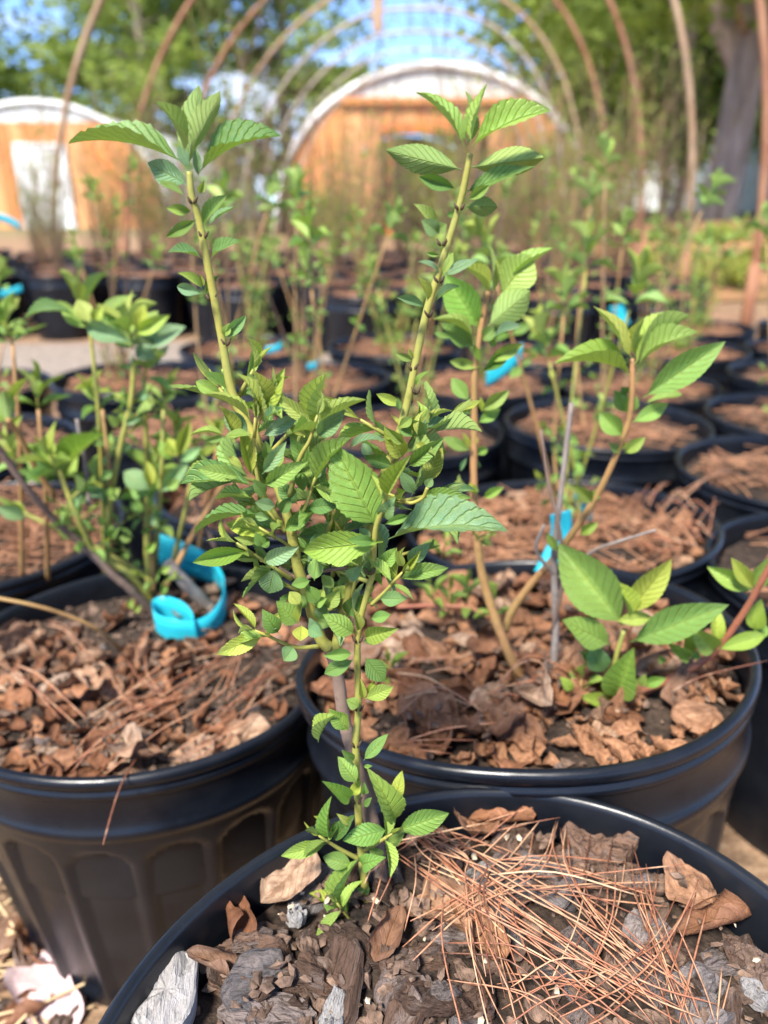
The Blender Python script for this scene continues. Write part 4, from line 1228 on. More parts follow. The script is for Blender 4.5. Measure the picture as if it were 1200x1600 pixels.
band([P(760, 590, .95), P(782, 578, .94), P(804, 560, .93), P(815, 552, .93)], .026, 'bright turquoise band behind the upright peach stem', .5)
band([P(962, 478, 1.5), P(968, 492, 1.5), P(974, 508, 1.5)], .026, 'turquoise band high behind the right shoot tip', 0, (1, 0, .2))
band([P(990, 528, 1.3), P(1004, 534, 1.3), P(1016, 545, 1.3)], .022, 'turquoise band low behind the right shoot tip', .5)
band([P(-10, 336, 1.6), P(15, 345, 1.6), P(32, 354, 1.6)], .015, 'small turquoise tag high at the left edge', .5)
band([P(0, 460, 2.0), P(20, 455, 2.0), P(34, 450, 2.0)], .016, 'small faded turquoise tag at the left above the pots', .5)
band([P(480, 574, 1.35), P(490, 572, 1.35), P(500, 566, 1.35)], .013, 'turquoise tag between the pots behind the tall yellow stem', .5)
band([P(415, 548, 1.35), P(430, 545, 1.35), P(440, 540, 1.35)], .013, 'turquoise tag beside the leaf tuft right of the left stem', .5)

# ------------------------------------------------------------------ shrubs of the rows
def shrub_proto(seed, ns, H, lsize, mats, cols, label, meshes, tuft=3, fill=7):
    rg = random.Random(seed)
    root = thing('shrub', label, 'shrub', (0, 0, 0), 0)
    for i in range(ns):
        a = rg.uniform(0, 6.3)
        h = H * rg.uniform(.55, 1.0)
        sp = h * rg.uniform(.05, .40)
        b = Vector((rg.uniform(-.02, .02), rg.uniform(-.02, .02), -.02))
        e = Vector((math.cos(a) * sp, math.sin(a) * sp, h))
        m1 = b.lerp(e, .4) + Vector((rg.uniform(-.02, .02), rg.uniform(-.02, .02), 0))
        ln = smooth_line([b, m1, e], 6)
        k = len(ln) - 1
        v, f = tube(ln, [.0030 - .0014 * j / k for j in range(k + 1)], 6)
        link('stem', mesh('stem', v, f, rg.choice(mats)), root)
        shoot(root, ln[-1], (ln[-1] - ln[-2]), lsize * 1.1, tuft, lsize, meshes, rg, cols, None, ratio=.46)
        for _ in range(fill):
            j = rg.randrange(3, k)
            aa = rg.uniform(0, 6.3)
            shoot(root, ln[j], Vector((math.cos(aa), math.sin(aa), .8)), lsize * .5, 2, lsize * .6, meshes, rg, cols, None, ratio=.46)
    return root
PR1 = shrub_proto(1, 5, .36, .038, [M_STEM, M_STEM2], 'mly', 'leafy young shrub', SMO, 4, 4)
PR2 = shrub_proto(2, 4, .44, .036, [M_STEM2, M_TWIG2], 'mll', 'leafy young shrub', SMO, 4, 4)
LO1 = shrub_proto(3, 9, .42, .036, [M_STEM, M_TWIG2, M_TWIG], 'mly', 'leafy young shrub', LOWL, 3, 3)
LO2 = shrub_proto(4, 10, .50, .032, [M_TWIG2, M_TWIG, M_STEM2], 'mly', 'leafy young shrub', LOWL, 3, 3)
LO3 = shrub_proto(5, 8, .34, .038, [M_STEM, M_STEM2], 'mly', 'leafy young shrub', LOWL, 3, 5)
rg = random.Random(66)
first = {}
def plant(pr, x, y, z, rz, label, group=None, sc=1.0):
    if pr.name not in first:
        KIDS[pr.name] = [(c, list(c.children)) for c in pr.children]
        first[pr.name] = pr
        pr.location, pr.rotation_euler, pr.scale = (x, y, z), (0, 0, rz), (sc,) * 3
        pr['label'] = label
        if group:
            pr['group'] = group
        return pr
    return dup(pr, (x, y, z), rz, label, group, sc)
plant(PR1, PD['x'] + .02, PD['y'] + .02, PD['z'] - PD['s'], .6, 'leafy shrub in the straw topped pot behind the leaf filled pot', None, .78)
plant(PR2, PH['x'] + .02, PH['y'] + .03, PH['z'] - PH['s'], 2.0, 'leafy shrub half hidden behind the front shrub', None, .72)
plant(PR1, PG['x'] - .02, PG['y'], PG['z'] - PG['s'], 3.6, 'leafy shrub in the sunlit pot at the left edge', None, .6)
NL = ['leafy shrub cut by the right edge beside the leaf filled pot', 'leafy shrub at the right edge behind the red arching stem', 'leafy shrub rising behind the upright smooth leaved stem', 'light green leafy shrub directly right of the tall left stem', 'leafy shrub near the right edge in the straw topped rows', 'leafy shrub seen between the left stem and the blue banded shrub', 'leafy shrub behind the blue banded shrub', 'leafy shrub at the far left above the straw pot']
for (x, y), lab in zip(MID, NL):
    pr = rg.choice((PR1, PR2))
    plant(pr, x + rg.uniform(-.02, .02), y, .22, rg.uniform(0, 6.3), lab, None, rg.uniform(.60, .85) if x < .45 or y > .7 else .6)
for x, y in ROWS:
    plant(rg.choice((LO1, LO2, LO3)), x + rg.uniform(-.03, .03), y + rg.uniform(-.03, .03), .22, rg.uniform(0, 6.3), 'leafy young shrub in the %s pot of the %s row before the path' % RORD[(x, y)], 'leafy shrubs in the rows before the path', rg.uniform(.55, .85))

def twiggy(seed, ns, H, mats, label, leaves):
    rg = random.Random(seed)
    root = thing('bare_shrub', label, 'shrub', (0, 0, 0))
    ms = []
    for i in range(ns):
        a = rg.uniform(0, 6.3)
        h = H * rg.uniform(.5, 1.0)
        sp = h * rg.uniform(.05, .32)
        b = Vector((rg.uniform(-.03, .03), rg.uniform(-.03, .03), -.02))
        e = Vector((math.cos(a) * sp, math.sin(a) * sp, h))
        ln = smooth_line([b, b.lerp(e, .4) + Vector((rg.uniform(-.04, .04), rg.uniform(-.04, .04), 0)), e], 4)
        k = len(ln) - 1
        parts = [tube(ln, [.0024 - .0014 * j / k for j in range(k + 1)], 5)]
        for _ in range(5):
            j = rg.randrange(2, k)
            aa = rg.uniform(0, 6.3)
            q = ln[j] + Vector((math.cos(aa) * .4, math.sin(aa) * .4, 1)) * h * rg.uniform(.12, .3)
            parts.append(tube([ln[j], ln[j].lerp(q, .5) + Vector((0, 0, -.01)), q], [.0013, .0010, .0007], 4))
            ms.append(q)
        ms += [ln[-1], ln[-3], ln[-4]]
        v, f = join(parts)
        link('stem', mesh('stem', v, f, rg.choice(mats)), root)
    if leaves:
        v, f = [], []
        for q in ms:
            for _ in range(leaves):
                d = Vector((rg.gauss(0, 1), rg.gauss(0, 1), rg.uniform(-.2, 1))).normalized()
                x = d.orthogonal().normalized()
                x = Matrix.Rotation(rg.uniform(0, 6.3), 3, d) @ x
                L = rg.uniform(.014, .034)
                k = len(v)
                v += [q, q + d * L * .5 + x * L * .22, q + d * L, q + d * L * .5 - x * L * .22]
                f.append((k, k + 1, k + 2, k + 3))
        link('leaves', mesh('leaves', v, f, M_OAK, False), root, kind='stuff')
    return root
TW = [twiggy(1, 20, 1.15, [M_TWIG, M_TWIG2, M_TWIG], 'bare twiggy shrub', 1), twiggy(2, 22, 1.0, [M_TWIG, M_TWIG2], 'bare twiggy shrub', 2), twiggy(3, 20, .85, [M_TWIG2, M_STEM2, M_TWIG], 'bare twiggy shrub', 3)]
for i, (x, y) in enumerate(FAR):
    if rg.random() < (.30 if x < -1.1 else .08 if x < .8 else .02):
        continue
    plant(rg.choice(TW), x, y, .25, rg.uniform(0, 6.3), 'tall twiggy shrub in the %s pot of the %s row beyond the path' % FORD[(x, y)], 'twiggy shrubs of the far block', rg.uniform(.42, .66) if x < .8 and rg.random() < .75 else rg.uniform(.65, 1.1))
for i in range(22):
    x, y = rg.uniform(-4.2, 2.6), rg.uniform(5.6, 9.5)
    if x > 1.5 + .06 * y or -1.6 < x < 1.0 or x < -2.6:
        continue
    plant(rg.choice(TW), x, y, 0, rg.uniform(0, 6.3), 'twiggy shrub in the farthest tangle before the greenhouses', 'twiggy shrubs of the farthest tangle', rg.uniform(.9, 1.3))
#CUT2
# ------------------------------------------------------------------ litter: bark chips, dry leaves, pine needles
def chip_mesh(seed, layered=True):
    rg = random.Random(seed)
    nv = rg.randint(5, 8)
    cor = sorted(rg.uniform(0, 2 * PI) for _ in range(nv))
    cor = [(2 * PI * i / nv + rg.uniform(-.3, .3), rg.uniform(.72, 1.08)) for i in range(nv)]
    def outline(a):
        a %= 2 * PI
        for i in range(nv):
            a0, r0 = cor[i]
            a1, r1 = cor[(i + 1) % nv]
            if i == nv - 1:
                a1 += 2 * PI
            x = a if a >= a0 else a + 2 * PI
            if a0 <= x <= a1:
                p0 = Vector((r0 * math.cos(a0), r0 * math.sin(a0)))
                p1 = Vector((r1 * math.cos(a1), r1 * math.sin(a1)))
                d = Vector((math.cos(x), math.sin(x)))
                e = p1 - p0
                den = d.x * e.y - d.y * e.x
                if abs(den) > 1e-6:
                    return (p0.x * e.y - p0.y * e.x) / den
        return .8
    n = 26
    v, f = [(0, 0, 0.11)], []
    rows = [(.3, 1, .0), (.55, 1, 0), (.78, 1, 0), (.92, 1, 0), (1.0, .8, 0), (1.02, .1, 0), (.97, -.7, 0), (.8, -1, 0), (.4, -1, 0)]
    def h(x, y):
        q = noise.noise((x * 1.3 + seed * 3.1, y * 2.6, seed)) * 1.3
        st = math.floor(q * 4) / 4 if layered else q
        return .11 + .11 * st + .035 * noise.noise((x * 6, y * 7, seed)) + .02 * noise.noise((x * 15, y * 15, seed))
    v[0] = (0, 0, h(0, 0))
    bend = rg.uniform(-.25, .25)
    for s, zz, _ in rows:
        for k in range(n):
            a = 2 * PI * k / n
            r = outline(a) * s * (1 + .06 * noise.noise((math.cos(a) * 4, math.sin(a) * 4, seed + s)))
            x, y = .5 * r * math.cos(a), .5 * r * math.sin(a)
            z = h(x * 2, y * 2) * zz if zz > 0 else -.11 + .05 * noise.noise((x * 8, y * 8, seed + 5)) * (1 if zz > -.9 else 1.5)
            v.append((x, y, z + bend * (x * x * 2)))
    v.append((0, 0, -.11))
    for k in range(n):
        f.append((0, 1 + k, 1 + (k + 1) % n))
    L = len(rows)
    for i in range(L - 1):
        for k in range(n):
            a, b = 1 + i * n, 1 + (i + 1) * n
            f.append((a + k, b + k, b + (k + 1) % n, a + (k + 1) % n))
    for k in range(n):
        f.append((len(v) - 1, 1 + (L - 1) * n + (k + 1) % n, 1 + (L - 1) * n + k))
    return mesh('bark_chip', v, f, M_BARK, False)
CHIPS = [chip_mesh(i) for i in range(16)]

def dry_mesh(seed, roll, bend, crumple, nl=18, nw=10):
    rg = random.Random(seed)
    v, f, uv = [], [], []
    side = rg.uniform(-.35, .35)
    for i in range(nl + 1):
        t = i / nl
        pr = (math.sin(PI * min(1, t ** .8)) ** .7) * (1 + .16 * math.sin(t * 11 + seed)) if 0 < t < 1 else .03
        be = bend * (t - .5)
        yc = math.sin(be) / bend if abs(bend) > .05 else t - .5
        zc = (1 - math.cos(be)) / bend if abs(bend) > .05 else 0
        for k in range(nw + 1):
            u = -1 + 2 * k / nw
            x = u * .36 * pr
            ra = roll * (1 + side * u + .5 * (t - .5))
            an = ra * x
            xx = math.sin(an) / ra if abs(ra) > .05 else x
            zz = (1 - math.cos(an)) / ra if abs(ra) > .05 else 0
            c = crumple * (noise.noise((x * 4 + seed * 5, t * 4, 0)) + .5 * noise.noise((x * 10, t * 10, seed)))
            p = Vector((xx, yc - zz * math.sin(be), zc + zz * math.cos(be)))
            p += Vector((.25 * c * noise.noise((t * 5, u * 3, seed)), .2 * c, c))
            v.append(p)
            uv.append((.5 + u * .5, t))
    w = nw + 1
    for i in range(nl):
        for k in range(nw):
            f.append((i * w + k, i * w + k + 1, (i + 1) * w + k + 1, (i + 1) * w + k))
    return mesh('dry_leaf', v, f, M_DRY, True, uv)
DRY = [dry_mesh(i, *q) for i, q in enumerate([(2.5, .6, .10), (5.5, .5, .08), (4.0, -1.0, .10), (-2.5, .8, .12), (7.5, .3, .06), (3.2, 1.6, .12), (-3.6, -.8, .10), (1.5, -1.4, .14), (5.0, 1.0, .10), (-1.6, 1.2, .12)])]

class Heap:
    "how high the litter of one pot already lies"
    def __init__(s, q, amp):
        s.q = q
        s.g = {}
    def base(s, x, y):
        return rimz(s.q, x, y) - s.q['s']
    def key(s, x, y):
        return (round(x / .008), round(y / .008))
    def at(s, x, y):
        return s.g.get(s.key(x, y), s.base(x, y))
    def top(s, x, y, r):
        n = max(1, int(r / .008))
        k = s.key(x, y)
        vals = sorted(s.g.get((k[0] + i, k[1] + j), s.base(x, y)) for i in range(-n, n + 1) for j in range(-n, n + 1))
        return vals[int(len(vals) * .6)]
    def add(s, x, y, r, z):
        n = max(0, int(r / .008))
        k = s.key(x, y)
        for i in range(-n, n + 1):
            for j in range(-n, n + 1):
                q = (k[0] + i, k[1] + j)
                s.g[q] = max(s.g.get(q, s.base(x, y)), z)
HC, HB, HA, HD, HH, HG = Heap(PC, 0), Heap(PB, 0), Heap(PA, 0), Heap(PD, 0), Heap(PH, 0), Heap(PG, 0)

def inside(q, x, y, r):
    return math.hypot(x - q['x'], y - q['y']) < r * form(q, math.atan2(y - q['y'], x - q['x']))

def rot(rg, tilt, az):
    return Matrix.Rotation(az, 4, 'Z') @ Matrix.Rotation(rg.gauss(0, tilt), 4, 'X') @ Matrix.Rotation(rg.gauss(0, tilt), 4, 'Y')

def put_chip(rg, heap, x, y, L, W, T, az, tilt, label, group, me=None, mat=None, name='bark_chip', lift=0.0, rough=None):
    z = heap.top(x, y, W * .4) + T * .12 + lift
    m = Matrix.Translation((x, y, z)) @ rot(rg, tilt, az) @ Matrix.Diagonal((L, W, T * 4.5, 1))
    me = me or CHIPS[rg.randrange(len(CHIPS))]
    if mat:
        me = me.copy()
        me.materials[0] = mat
    o = link(name, me, mat4=m)
    tag(o, label, 'bark', group)
    heap.add(x, y, W * .35, z + T * .35)
    return o

def bed(name, label, q, n, seed, lo, hi, src, mat, flat, keep, tilt, lift):
    "the under layer of scraps nobody could pick out singly, one object"
    rg = random.Random(seed)
    vv, ff, uu = [], [], []
    c = 0
    while c < n:
        a, r = rg.uniform(0, 6.3), .135 * math.sqrt(rg.random())
        r *= form(q, a)
        dx, dy = r * math.cos(a), r * math.sin(a)
        c += 1
        if rg.random() > keep(dx, dy):
            continue
        x, y = q['x'] + dx, q['y'] + dy
        L = rg.uniform(lo, hi)
        m = Matrix.Translation((x, y, rimz(q, x, y) - q['s'] + lift * rg.uniform(.2, 1))) @ rot(rg, tilt, rg.uniform(0, 6.3)) @ Matrix.Diagonal((L, L * rg.uniform(.5, 1), L * flat, 1))
        me = src[rg.randrange(len(src))]
        k = len(vv)
        vv += [m @ p.co for p in me.vertices]
        ff += [tuple(k + i for i in p.vertices) for p in me.polygons]
        if me.uv_layers:
            u = [None] * len(me.vertices)
            for l in me.loops:
                u[l.vertex_index] = tuple(me.uv_layers[0].data[l.index].uv)
            uu += u
    o = link(name, mesh(name, vv, ff, mat, bool(uu), uu or None), kind='stuff')
    o['label'] = label
DRY_LO = [dry_mesh(60 + i, *qq, nl=7, nw=5) for i, qq in enumerate([(2.5, .6, .12), (5.5, .5, .08), (4.0, -1.0, .10), (-2.5, .8, .14), (3.2, 1.6, .12)])]
bed('leaf_litter', 'small brown leaf scraps under the curled leaves of one pot', PB, 260, 1, .014, .030, DRY_LO, M_DRY, 1, lambda x, y: 1, .5, .006)
bed('leaf_litter', 'small brown leaf scraps in the pot with the blue band', PA, 260, 2, .012, .026, DRY_LO, M_DRY, 1, lambda x, y: 1 if x < .03 and y < .03 else .15, .5, .006)
bed('leaf_litter', 'small brown leaf scraps under the straw of one pot', PD, 160, 3, .014, .030, DRY_LO, M_DRY, 1, lambda x, y: 1, .5, .005)
bed('leaf_litter', 'small brown leaf scraps in the half hidden pot', PH, 130, 4, .014, .030, DRY_LO, M_DRY, 1, lambda x, y: 1, .5, .005)
CH_LO = [CHIPS[1], CHIPS[5], CHIPS[9], CHIPS[12]]
bed('bark_mulch', 'small bark pieces bedded under the chips of the front pot', PC, 330, 5, .006, .014, CH_LO, M_CRUMB, .55, lambda x, y: 1 if y > -.12 else 0, .4, .005)
bed('bark_mulch', 'small bark pieces in the pot with the blue band', PA, 200, 6, .005, .012, CH_LO, M_CRUMB, .6, lambda x, y: .8, .4, .004)

# front pot
rg = random.Random(404)
zc = -PC['s'] + .006
for px, py, L, W, T, az, mat, lab in (
        (395, 1500, .040, .027, .014, .25, None, 'thick layered grey bark chunk right of the pale slab'),
        (415, 1578, .046, .024, .010, -.1, None, 'flat dark brown bark plate at the bottom of the front pot'),
        (632, 1545, .026, .030, .014, 1.2, None, 'knobbly brown bark chunk below the shrub stem'),
        (905, 1470, .026, .022, .008, .9, None, 'grey flaky bark chip under the crossing needles'),
        (935, 1318, .042, .026, .013, -.2, None, 'large dark brown bark chunk near the back rim of the front pot'),
        (895, 1338, .026, .024, .010, .8, None, 'reddish brown bark chunk in front of the large dark one'),
        (1105, 1555, .036, .034, .012, .5, None, 'pinkish grey bark block at the lower right'),
        (740, 1555, .028, .022, .010, .6, None, 'dark grey bark chip between the chunk and the needles'),
        (650, 1490, .034, .016, .009, .1, None, 'black brown bark chip below the shrub foot'),
        (500, 1520, .028, .020, .010, -.6, None, 'dull purple brown bark chip in the middle of the chips'),
        (1010, 1440, .022, .024, .007, 1.0, None, 'slate grey bark chip beside the rolled leaf')):
    p = PQ(PC, px, py, zc)
    put_chip(rg, HC, p.x, p.y, L, W, T, az, .12, lab, None)
p0, p1 = PQ(PC, 268, 1462, -.008), PQ(PC, 250, 1640, -.012)
d = (p1 - p0)
o = put_chip(rg, HC, (p0.x + p1.x) / 2, (p0.y + p1.y) / 2, d.length * 1.15, .032, .010, math.atan2(d.y, d.x), .02, 'large pale grey bark slab leaning at the left rim of the front pot', None, CHIPS[3], M_PALE, lift=.006)
for px, py, L, W, lab in ((462, 1428, .013, .009, 'small pale grey bark flake left of the shrub foot'), (1180, 1548, .016, .012, 'small bluish white bark flake at the right rim'), (520, 1592, .024, .011, 'whitish bark sliver at the bottom edge'), (745, 1365, .030, .009, 'pale split wood sliver among the needles')):
    p = PQ(PC, px, py, zc)
    put_chip(rg, HC, p.x, p.y, L, W, .006, rg.uniform(0, 3), .2, lab, None, None, M_PALE, lift=.004)
n = 0
while n < 205:
    a = rg.uniform(0, 2 * PI)
    r = .133 * math.sqrt(rg.random()) * form(PC, a)
    x, y = PC['x'] + r * math.cos(a), PC['y'] + r * math.sin(a)
    if y < .045:
        continue
    n += 1
    L = rg.choice((.012, .015, .019, .024, .030, .036)) * rg.uniform(.8, 1.25)
    put_chip(rg, HC, x, y, L, L * rg.uniform(.45, .85), L * rg.uniform(.10, .22), rg.uniform(0, 6.3), .34, 'small dark bark chip among the chips of the front pot', 'bark chips in the front pot')

def put_leaf(rg, heap, x, y, L, label, group, k=None, az=None, tilt=.45, lift=0.0, sx=1.0):
    z = heap.top(x, y, L * .3) + L * .10 + lift
    m = Matrix.Translation((x, y, z)) @ rot(rg, tilt, rg.uniform(0, 6.3) if az is None else az) @ Matrix.Diagonal((L * sx, L, L, 1))
    o = link('dry_leaf', DRY[rg.randrange(len(DRY)) if k is None else k], mat4=m)
    tag(o, label, 'dry leaf', group)
    heap.add(x, y, L * .22, z + L * .04)
    return o
for px, py, L, k, az, lab in ((738, 1290, .036, 5, .3, 'crumpled tan leaf lying by the back rim of the front pot'), (785, 1288, .034, 1, 1.6, 'folded dark brown leaf beside the crumpled tan one'), (452, 1378, .034, 0, 2.4, 'brown leaf standing at the left rim behind the chips'),
                              (690, 1425, .044, 2, 1.1, 'curled beige leaf under the needle sweep'), (742, 1462, .036, 8, .6, 'beige leaf half under the needles'), (1112, 1440, .038, 4, 1.9, 'tightly rolled brown leaf at the right rim'), (1070, 1400, .030, 9, .4, 'dark brown leaf behind the rolled one'),
                              (335, 1520, .024, 4, 1.5, 'small rolled orange brown leaf beside the pale slab'), (608, 1462, .030, 1, -.4, 'reddish brown curled leaf at the shrub foot'), (365, 1440, .034, 4, .35, 'long rolled grey brown leaf along the left rim')):
    p = PQ(PC, px, py, zc)
    put_leaf(rg, HC, p.x, p.y, L, lab, None, k, az, .2, .003)

# leaf filled pot, banded pot and the ones behind
def scatter_leaves(rg, heap, q, n, lo, hi, label, group, keep):
    c, tries = 0, 0
    while c < n and tries < 4000:
        tries += 1
        a, r = rg.uniform(0, 2 * PI), .131 * math.sqrt(rg.random())
        r *= form(q, a)
        dx, dy = r * math.cos(a), r * math.sin(a)
        if rg.random() > keep(dx, dy):
            continue
        c += 1
        put_leaf(rg, heap, q['x'] + dx, q['y'] + dy, rg.uniform(lo, hi), label, group)
def scatter_chips(rg, heap, q, n, label, group, lo=.008, hi=.020):
    for _ in range(n):
        a, r = rg.uniform(0, 2 * PI), .128 * math.sqrt(rg.random())
        L = rg.uniform(lo, hi)
        put_chip(rg, heap, q['x'] + r * math.cos(a), q['y'] + r * math.sin(a), L, L * rg.uniform(.5, .9), L * .3, rg.uniform(0, 6.3), .3, label, group)
scatter_chips(rg, HB, PB, 14, 'small dark bark chip among the brown leaves of the pot behind', 'bark chips in the leaf filled pot')
scatter_chips(rg, HA, PA, 46, 'small dark bark chip in the pot with the blue band', 'bark chips in the pot with the blue band')
scatter_leaves(rg, HB, PB, 112, .026, .050, 'curled brown leaf in the leaf filled pot', 'dry leaves in the leaf filled pot', lambda x, y: 1.0)
scatter_leaves(rg, HA, PA, 108, .022, .041, 'curled brown leaf in the pot with the blue band', 'dry leaves in the pot with the blue band', lambda x, y: .9 if (x < .035 and y < .03) or y < -.085 else .20)
scatter_leaves(rg, HD, PD, 34, .024, .042, 'curled brown leaf in the straw topped pot', 'dry leaves in the straw topped pot', lambda x, y: 1.0 if x < .02 else .5)
scatter_leaves(rg, HH, PH, 22, .024, .042, 'curled brown leaf in the half hidden pot', 'dry leaves in the half hidden pot', lambda x, y: 1.0)
scatter_leaves(rg, HG, PG, 14, .022, .040, 'curled brown leaf in the sunlit straw pot', 'dry leaves in the sunlit straw pot', lambda x, y: .8)

# pine needles
def needle(pts, r, label, group, rg):
    ln = smooth_line(pts, 4)
    k = len(ln) - 1
    c = sum(ln, Vector()) / len(ln)
    v, f = tube([p - c for p in ln], [r * (1.0 if 0 < i < k else .45) for i in range(k + 1)], 5)
    o = link('pine_needle', mesh('pine_needle', v, f, M_NEEDLE), loc=c)
    return tag(o, label, 'pine needle', group)

def sweep(rg, crop, text, q, heap, label, group, copies, jit, r, zoff, arch):
    ox, oy, k = crop
    for e in text.split(';'):
        nums = [float(z) for z in e.replace(',', ' ').split()]
        pp = [(ox + nums[i] / k, oy + nums[i + 1] / k) for i in range(0, len(nums), 2)]
        base = [PQ(q, x, y, zoff - q['s']) for x, y in pp]
        for c in range(copies):
            ang = rg.gauss(0, .065)
            off = Vector((rg.gauss(0, jit), rg.gauss(0, jit), 0))
            cen = sum(base, Vector()) / len(base)
            s = rg.uniform(.8, 1.12)
            lift, up = rg.uniform(.2, 1.2), rg.uniform(0, .007)
            pts = []
            for i, p in enumerate(base):
                d = p - cen
                d = Vector((d.x * math.cos(ang) - d.y * math.sin(ang), d.x * math.sin(ang) + d.y * math.cos(ang), 0)) * s
                t = i / (len(base) - 1)
                w = cen + d + off
                z = max(heap.base(w.x, w.y) + zoff - .003, heap.at(w.x, w.y) + .002) + arch * 4 * t * (1 - t) * lift + up
                pts.append(Vector((w.x + rg.gauss(0, .0007), w.y + rg.gauss(0, .0007), z)))
            pts = [p for p in pts if inside(q, p.x, p.y, .137) or p.z > rimz(q, p.x, p.y) + .001]
            if len(pts) < 2:
                continue
            needle(pts, r * rg.uniform(.8, 1.15), label, group, rg)
GC = (600, 1150, 2)
sweep(rg, GC, '''60 290 160 420 420 560 900 890;110 340 300 540 560 690 880 880;0 380 200 300 360 330;280 420 400 320 595 180;140 665 300 560 500 440 550 280;370 490 600 480 900 455;390 455 600 490 860 530;740 370 780 560 840 700 920 880;800 360 800 600 870 800 900 890;
365 205 600 215 800 280 945 415;400 250 650 260 860 330 940 405;260 690 500 750 700 890;330 560 380 700 480 900;975 515 900 680 760 820 560 890;1005 520 950 720 915 880;220 460 240 640 330 880;80 380 70 520 30 600;700 230 500 290 330 300;850 870 600 830 400 890;570 310 560 480 640 640 800 800;
730 390 700 600 600 800;150 330 330 450 330 560 400 840;100 290 300 500 650 760 900 880;60 300 250 520 480 640;560 540 700 700 860 860''', PC, HC, 'thin rust coloured pine needle in the tangle of the front pot', 'pine needles in the front pot', 5, .0085, .00035, .010, .006)
GA = (0, 760, 2)
sweep(rg, GA, '''280 880 450 780 600 690 760 520;330 720 560 600 760 500;640 760 800 680 1000 600;600 830 800 740 940 660;550 870 750 760 900 740;680 690 760 560 780 480;130 430 200 480 280 570;300 640 380 530;400 560 430 650 500 690;360 705 500 700 640 640;760 720 860 620 960 560;240 870 330 800 460 650;30 560 120 650 230 740''', PA, HA, 'thin rust coloured pine needle in the pot with the blue band', 'pine needles in the pot with the blue band', 4, .007, .00046, .010, .008)
GB = (600, 760, 2)
sweep(rg, GB, '''0 810 120 800 270 790;300 640 440 630 560 650;0 590 80 630 150 660;60 560 200 555 260 545;480 580 570 490;120 660 130 750;250 700 400 640 600 620;60 700 160 660 300 690;700 420 820 470 900 560''', PB, HB, 'thin reddish pine needle in the leaf filled pot', 'pine needles in the leaf filled pot', 4, .008, .00045, .012, .006)
p = [PQ(PB, 1050, 1080, .004), PQ(PB, 1100, 1056, .010), PQ(PB, 1200, 1032, .006)]
needle(p, .0006, 'long pale needle laid across the right rim of the leaf filled pot', None, rg)
p = [PZ(222, 1170, PA['z'] - .008), P(188, 1228, PA['y'] - .150), P(150, 1267, PA['y'] - .158)]
p[1] = PZ(188, 1230, PA['z'] + .003)
p[2] = p[1] + (p[1] - p[0]) * .8 + Vector((0, 0, -.014))
needle(p, .0006, 'single pine needle hanging over the rim of the banded pot', None, rg)
GD = (640, 580, 2.143)
sweep(rg, GD, '890 440 980 380 1060 320;910 570 960 500 1000 435;780 450 830 410 885 370;850 520 920 545 980 560;790 480 870 530 950 585;700 500 800 560 900 600;840 470 900 440 960 470;760 560 860 620 960 600', PD, HD, 'thin pinkish pine needle on the straw topped pot', 'pine needles on the straw topped pot', 4, .008, .00065, .022, .012)

# straw, crumbs and seed scraps too fine to pick out singly
def straw_mat(q, n, seed, z, lo=.02, hi=.055, rad=.13, thick=.0008):
    rg = random.Random(seed)
    parts = []
    while len(parts) < n:
        a, r = rg.uniform(0, 6.3), rad * math.sqrt(rg.random())
        c = Vector((q['x'] + r * math.cos(a), q['y'] + r * math.sin(a), z + rg.uniform(-.004, .014)))
        c.z += rimz(q, c.x, c.y) - q['z']
        d = Vector((rg.gauss(0, 1), rg.gauss(0, 1), rg.gauss(0, .15))).normalized() * rg.uniform(lo, hi)
        if not (inside(q, c.x + d.x, c.y + d.y, .136) and inside(q, c.x - d.x, c.y - d.y, .136)):
            continue
        parts.append(tube([c - d, c + Vector((rg.uniform(-.006, .006), rg.uniform(-.006, .006), rg.uniform(0, .006))), c + d], thick, 3, False))
    o = link('pine_straw', mesh('pine_straw', *join(parts), M_STRAW), kind='stuff')
    o['label'] = 'fine reddish pine straw lying on the soil of one pot'
for q, n, sd in ((PD, 170, 1), (PH, 130, 2), (PG, 260, 3)):
    straw_mat(q, n, sd, q['z'] - q['s'] + .008)
def crumbs(q, n, seed, lo, hi, mat, name, label, zf):
    rg = random.Random(seed)
    v, f = [], []
    for _ in range(n):
        a, r = rg.uniform(0, 6.3), .130 * math.sqrt(rg.random())
        r *= form(q, a)
        x, y = q['x'] + r * math.cos(a), q['y'] + r * math.sin(a)
        c = Vector((x, y, zf(x, y) + rg.uniform(-.002, .003)))
        s = rg.uniform(lo, hi)
        m = Matrix.Rotation(rg.uniform(0, 6.3), 3, 'Z') @ Matrix.Rotation(rg.gauss(0, .5), 3, 'X')
        k = len(v)
        for p in ((-1, -.4, 0), (.2, -.6, .1), (1, 0, 0), (.3, .5, -.1), (-.7, .4, .1), (0, 0, .45), (0, 0, -.4)):
            v.append(c + m @ (Vector(p) * s * rg.uniform(.75, 1.2)))
        for i in range(5):
            f.append((k + i, k + (i + 1) % 5, k + 5))
            f.append((k + (i + 1) % 5, k + i, k + 6))
    o = link(name, mesh(name, v, f, mat, False), kind='stuff')
    o['label'] = label
crumbs(PC, 900, 1, .0012, .0045, M_CRUMB, 'bark_crumbs', 'dark crumbs of bark between the chips of the front pot', HC.at)
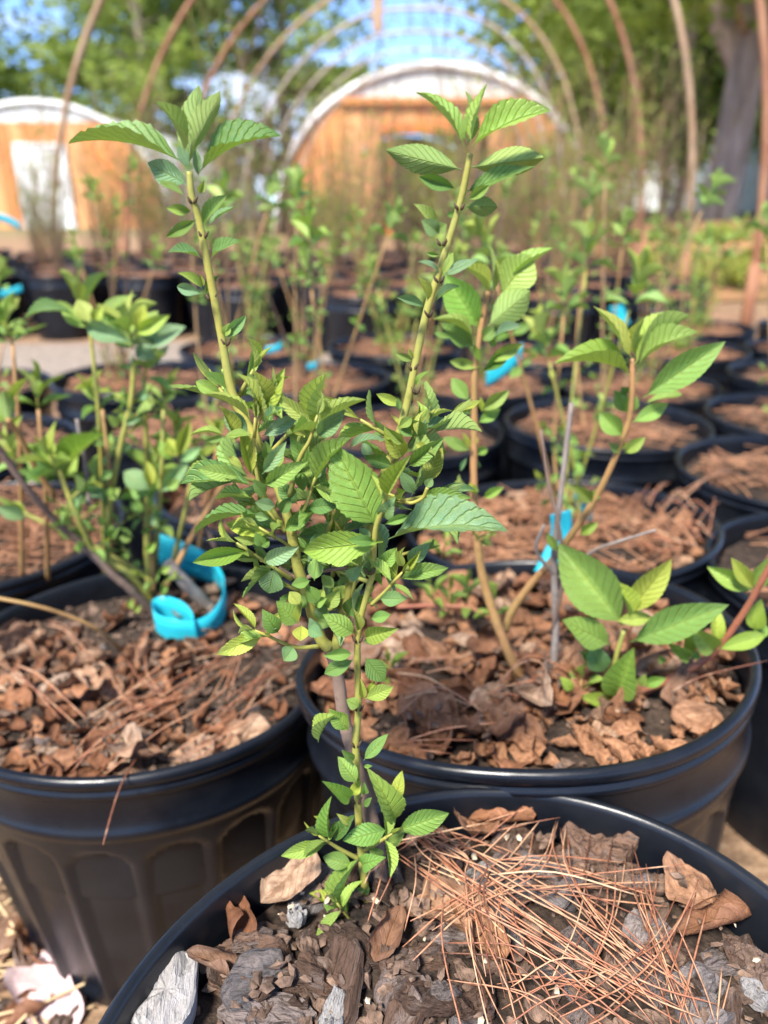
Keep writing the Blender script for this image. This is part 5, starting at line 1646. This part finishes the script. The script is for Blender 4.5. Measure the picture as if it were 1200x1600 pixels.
crumbs(PB, 500, 2, .0015, .0045, M_CRUMB, 'bark_crumbs', 'dark crumbs of bark under the brown leaves', HB.at)
crumbs(PA, 700, 3, .0015, .0050, M_CRUMB, 'bark_crumbs', 'dark crumbs of bark in the pot with the blue band', HA.at)
crumbs(PC, 60, 4, .0008, .0026, M_SEED, 'seed_scraps', 'pale seed scraps strewn over the chips', lambda x, y: HC.at(x, y) + .003)

# the ground beside the left pot
rg = random.Random(909)
parts = []
for _ in range(420):
    c = Vector((rg.uniform(-.75, -.25), rg.uniform(.15, .62), rg.uniform(.003, .012)))
    d = Vector((rg.gauss(0, 1), rg.gauss(0, .7), rg.gauss(0, .06))).normalized() * rg.uniform(.02, .07)
    parts.append(tube([c - d, c + Vector((0, 0, .004)), c + d], .0011, 4, False))
o = link('straw_litter', mesh('straw_litter', *join(parts), mat_simple('bleached_straw', (0.42, 0.28, 0.15), (0.66, 0.50, 0.28), 30, 0.7, 0.2, 0.002)), kind='stuff')
o['label'] = 'bleached straw littering the ground beside the left pot'
GR = Heap(dict(x=-.4, y=.4, z=.004, s=0), 0)
p = PZ(66, 1545, .012)
m = Matrix.Translation((p.x, p.y, .016)) @ Matrix.Rotation(.75, 4, 'Z') @ Matrix.Rotation(.15, 4, 'X') @ Matrix.Diagonal((.060, .092, .05, 1))
lm = DRY[7].copy()
lm.materials[0] = M_LILAC
tag(link('fallen_leaf', lm, mat4=m), 'faded lilac leaf lying on the straw beside the left pot', 'fallen leaf')
for px, py, L, lab in ((75, 1478, .075, 'rusty brown leaf scrap on the ground behind the lilac leaf'), (20, 1460, .05, 'brown leaf on the ground at the left edge'), (30, 1590, .05, 'brown leaf at the lower left corner'), (110, 1520, .035, 'small brown leaf tucked against the ribbed pot')):
    p = PZ(px, py, .012)
    put_leaf(rg, GR, p.x, p.y, L, lab, None, None, None, .2)
for px, py in ((10, 1520), (100, 1580), (40, 1500), (5, 1575)):
    p = PZ(px, py, .01)
    put_chip(rg, GR, p.x, p.y, .035, .02, .008, rg.uniform(0, 3), .1, 'wood chip on the straw by the lower left corner', 'wood chips on the straw')
